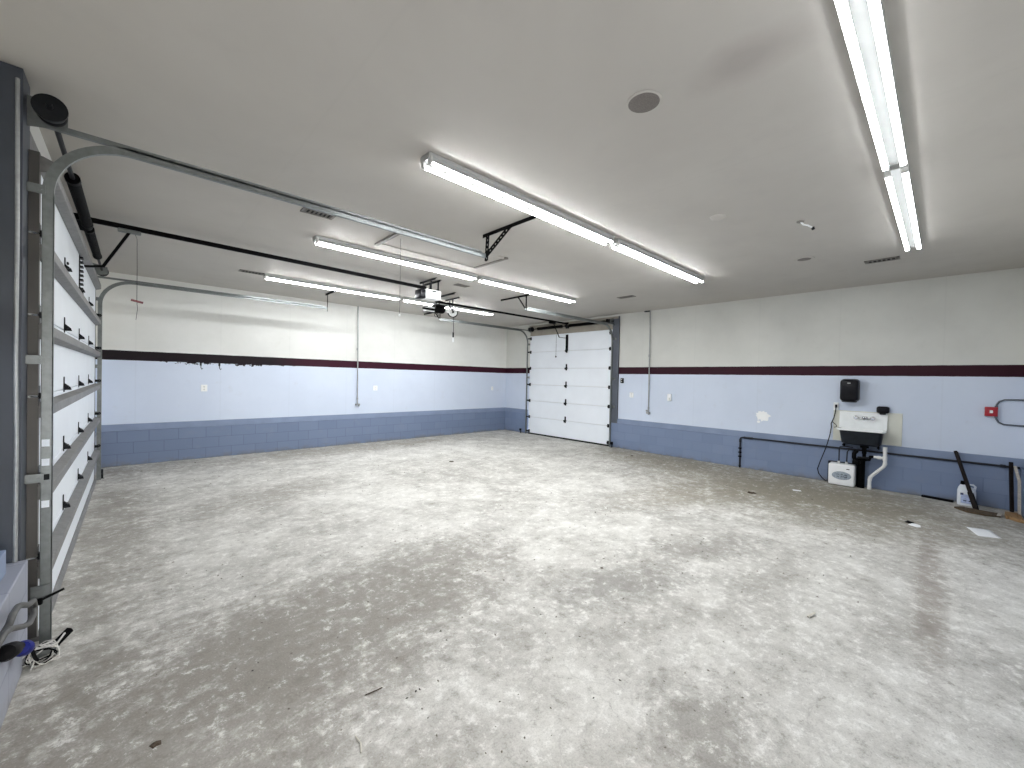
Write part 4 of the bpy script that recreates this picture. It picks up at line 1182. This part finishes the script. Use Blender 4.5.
# paper and scraps
def sheet(name, pts, label, mat='paper', cat='paper', z=0.0012, curl=0.004):
    n = 6
    a, b, c, d = [Vector((*p_, 0)) for p_ in pts]
    vs, fs = [], []
    for i in range(n + 1):
        for j in range(n + 1):
            p_ = a.lerp(b, i / n).lerp(d.lerp(c, i / n), j / n)
            vs.append((p_.x, p_.y, z + curl * ((2 * i / n - 1) ** 2 * (j / n) + 0.3 * math.sin(5 * j / n + i))**2))
    for i in range(n):
        for j in range(n):
            fs.append((i * (n + 1) + j, (i + 1) * (n + 1) + j, (i + 1) * (n + 1) + j + 1, i * (n + 1) + j + 1))
    o = MB().add(vs, fs).build(name, mat, None, 60)
    md = o.modifiers.new('solid', 'SOLIDIFY'); md.thickness = 0.0006; md.offset = 1
    return tag(o, label, cat)
sheet('paper_sheet', [(7.259, -0.216), (7.327, -0.397), (7.006, -0.475), (6.927, -0.298)], 'white sheet of paper flat on the floor before the boards')
sheet('paper_scrap', [(7.60, 1.60), (7.64, 1.50), (7.56, 1.47), (7.51, 1.57)], 'small white paper scrap on the floor left of the heater', cat='paper scrap')
t = thing('crumpled_wrapper', (6.88, 0.22, 0), 'crumpled white and black wrapper on the floor left of the paper sheet', 'litter')
def crumple(cx, cy, r, h, seed):
    rnd = random.Random(seed)
    m = MB(); n = 9
    ring1 = [(cx + r * rnd.uniform(.7, 1.2) * math.cos(2 * PI * k / n), cy + r * rnd.uniform(.6, 1.2) * math.sin(2 * PI * k / n), 0.001) for k in range(n)]
    ring2 = [(cx + r * .6 * rnd.uniform(.7, 1.2) * math.cos(2 * PI * k / n), cy + r * .6 * rnd.uniform(.6, 1.2) * math.sin(2 * PI * k / n), h * rnd.uniform(.4, 1)) for k in range(n)]
    m.add(ring1 + ring2 + [(cx, cy, h * 0.5)], [(k, (k + 1) % n, n + (k + 1) % n, n + k) for k in range(n)] + [(n + k, n + (k + 1) % n, 2 * n) for k in range(n)] + [tuple(range(n - 1, -1, -1))])
    return m
crumple(6.83, 0.20, 0.065, 0.02, 3).build('wrapper', 'paper', t)
crumple(6.93, 0.25, 0.05, 0.02, 4).build('dark_side', 'black', t)

def twig(name, p, q, label, mat, cat, r=0.003):
    p, q = Vector((*p, r)), Vector((*q, r))
    c = (p + q) / 2 + Vector((0.01, -0.008, 0.004))
    tag(MB().tube([p, c, q], r, 6).build(name, mat, None, 50), label, cat)
twig('straw', (0.75, 1.80), (0.735, 1.70), 'pale straw piece on the floor at the bottom centre left', 'straw', 'straw')
twig('twig', (0.88, 2.00), (0.97, 1.99), 'thin dark curved twig on the floor behind the straw piece', 'leaf', 'twig', 0.003)
twig('chalk_stub', (3.50, 0.62), (3.60, 0.60), 'pale stub lying on the floor toward the lower right', 'straw', 'stub', 0.008)

def leaf(cx, cy, s, label, seed):
    m = crumple(cx, cy, s, s * 0.35, seed)
    tag(m.build('dry_leaf', 'leaf', None), label, 'leaf')
leaf(0.08, 2.34, 0.022, 'dry brown leaf on the floor at the bottom left', 11)
leaf(6.84, 1.95, 0.06, 'dark scrap of leaf on the floor before the low wall pipe', 12)
leaf(8.05, 4.68, 0.04, 'dark leaf near the foot of the sink wall, right of the far door', 13)
leaf(3.02, 2.02, 0.016, 'tiny dark leaf on the floor below the image centre right', 14)
leaf(4.55, 6.55, 0.045, 'dark leaf on the floor before the back wall', 15)

# grit: uncountable crumbs over the slab
m = MB()
rnd = random.Random(5)
for i in range(420):
    x = rnd.uniform(-0.1, 8.3); y = rnd.uniform(0.4, 9.3)
    if rnd.random() < 0.5:
        x = rnd.uniform(0, 4.5); y = rnd.uniform(0.6, 4.0)
    s = rnd.uniform(0.003, 0.008) * (1 + 0.12 * math.hypot(x, y))
    a = rnd.uniform(0, PI)
    m.add([(x + s * math.cos(a), y + s * math.sin(a), 0.0005), (x - s * math.sin(a) * .6, y + s * math.cos(a) * .6, 0.0005), (x - s * math.cos(a), y - s * math.sin(a), 0.0005), (x + s * .5 * math.sin(a), y - s * .5 * math.cos(a), 0.0005), (x, y, s * 0.7)],
          [(0, 1, 4), (1, 2, 4), (2, 3, 4), (3, 0, 4), (3, 2, 1, 0)])
for i in range(160):
    x = rnd.uniform(0.0, 8.3); y = rnd.uniform(0.4, 9.3)
    s = rnd.uniform(0.004, 0.009) * (1 + 0.15 * math.hypot(x, y))
    a = rnd.uniform(0, PI)
    m.add([(x + s * math.cos(a), y + s * math.sin(a), 0.0005), (x - s * math.sin(a) * .5, y + s * math.cos(a) * .5, 0.0005), (x - s * math.cos(a), y - s * math.sin(a), 0.0005), (x + s * .5 * math.sin(a), y - s * .5 * math.cos(a), 0.0005), (x, y, s * 0.5)],
          [(0, 1, 4), (1, 2, 4), (2, 3, 4), (3, 0, 4), (3, 2, 1, 0)])
g = m.build('floor_grit', 'grit', None)
tag(g, 'pale and dark crumbs and grit scattered over the concrete floor', 'grit'); g['kind'] = 'stuff'

# ------------------------------------------------------------------ by the foot of the near track
t = thing('cable_plug', (-0.40, 3.0, 0.3), 'black plug on a cable with blue tape, hanging beside the near track foot', 'plug')
m = MB().lathe([(0.0, 0.0), (0.030, 0.004), (0.036, 0.03), (0.034, 0.15), (0.020, 0.20), (0.018, 0.33), (0, 0.335)], (-0.392, 2.70, 0.435), (0, 0.42, -0.17), 16)
m.build('plug_body', 'black', t, 40)
MB().lathe([(0.0, 0.0), (0.028, 0.004), (0.036, 0.03), (0.034, 0.09), (0.024, 0.11), (0, 0.115)], (-0.392, 3.06, 0.275), (0, 0.30, -0.16), 14).build('tape_wrap', 'blue', t, 40)
MB().tube([(-0.392, 3.17, 0.225), (-0.39, 3.26, 0.19), (-0.388, 3.33, 0.11), (-0.385, 3.37, 0.06), (-0.38, 3.40, 0.03)], 0.008, 8).build('cable', 'black', t, 60)
t = thing('safety_sensor', (-0.36, 3.52, 0), 'door safety sensor on a grey bracket at the near track foot', 'sensor')
m = MB().box(-0.40, -0.31, 3.45, 3.454, 0.01, 0.075).box(-0.40, -0.31, 3.454, 3.60, 0.002, 0.006)
m.build('mount_bracket', 'galv', t)
MB().bar((-0.33, 3.52, 0.03), (-0.27, 3.58, 0.075), 0.03, 0.03).build('lens_block', 'black', t, None, 0.004)

t = thing('wire_bundle', (-0.37, 3.42, 0), 'tangle of loose white and dark wires at the foot of the near track', 'wires')
rnd = random.Random(21)
for i in range(8):
    pts = []
    c = Vector((-0.365 + rnd.uniform(-.02, .02), 3.42, 0.05))
    for k in range(14):
        a = 2 * PI * k / 9 + i
        pts.append((c.x + (0.040 + 0.035 * rnd.random()) * math.cos(a), c.y + 0.035 * math.sin(a * 0.7 + i) + rnd.uniform(-.02, .02), max(0.006, c.z + 0.045 * math.sin(a) + rnd.uniform(-.015, .015))))
    # smooth by subdivision
    q = []
    for k in range(len(pts) - 1):
        a, b = Vector(pts[k]), Vector(pts[k + 1])
        q += [a.lerp(b, 0.25), a.lerp(b, 0.75)]
    MB().tube(q, 0.0033, 6).build('wire', 'cable_white' if i % 3 else 'black', t, 60)
MB().tube([(-0.40, 3.40, 0.09), (-0.36, 3.41, 0.085), (-0.31, 3.43, 0.08), (-0.285, 3.48, 0.105)], 0.005, 6).build('wire', 'cable_white', t, 60)
MB().tube([(-0.385, 3.39, 0.06), (-0.395, 3.37, 0.02), (-0.40, 3.36, 0.004)], 0.004, 6).build('wire', 'cable_white', t, 60)

t = thing('flexible_conduit', (-0.40, 2.8, 0.45), 'dark grey bent conduit looping out along the left block wall', 'conduit')
MB().tube([(-0.41, 2.50, 0.50), (-0.39, 2.55, 0.545), (-0.38, 2.60, 0.562), (-0.38, 2.706, 0.531), (-0.38, 3.01, 0.402), (-0.38, 3.15, 0.352), (-0.38, 3.26, 0.345), (-0.38, 3.30, 0.37), (-0.38, 3.26, 0.42), (-0.38, 3.11, 0.462), (-0.38, 2.95, 0.53), (-0.38, 2.87, 0.558), (-0.385, 2.80, 0.556), (-0.39, 2.76, 0.53), (-0.41, 2.74, 0.49), (-0.431, 2.73, 0.47)], 0.013, 12).build('tube', 'flex', t, 60)
MB().cyl((-0.412, 2.50, 0.50), (-0.425, 2.46, 0.44), 0.016, 12).build('end_fitting', 'dark', t, 50)

t = thing('latch_rod', (-0.40, 3.6, 0.28), 'thin black rod on a small bracket across the near track foot', 'rod')
MB().bar((-0.425, 3.615, 0.268), (-0.30, 3.615, 0.318), 0.010, 0.012).build('rod', 'black', t)
MB().rbox(-0.435, -0.385, 3.602, 3.63, 0.255, 0.29, 0.005, 1).build('clamp', 'black', t)
MB().box(-0.435, -0.355, 3.632, 3.640, 0.27, 0.36).build('plate', 'galv', t)

# thin pipe and cable beside the left jamb
m = MB().tube([(-0.477, 3.516, 0.566), (-0.475, 3.516, 1.2), (-0.479, 3.516, 1.7), (-0.476, 3.518, 2.4), (-0.478, 3.518, 3.24)], 0.009, 10)
tag(m.build('jamb_conduit', 'conduit', None, 50), 'thin grey pipe running up the dark jamb left of the near track', 'conduit')
for y0, x0, lab, s in ((8.70, -0.36, 'small black floor sensor at the foot of the back wall', 1), (8.80, 8.62, 'small black sensor at the left foot of the narrow far door', 1), (5.60, 8.66, 'small black sensor at the right foot of the narrow far door', 1)):
    t = thing('safety_sensor', (x0, y0, 0), lab, 'sensor')
    MB().rbox(x0 - 0.03, x0 + 0.03, y0 - 0.025, y0 + 0.025, 0.07, 0.14, 0.008, 2).build('sensor_body', 'blackplastic', t, 40)
    MB().box(x0 - 0.004, x0 + 0.03, y0 - 0.004, y0 + 0.004, 0.0, 0.08).box(x0 - 0.03, x0 + 0.04, y0 - 0.02, y0 + 0.02, 0.0, 0.004).build('stand', 'dark', t)
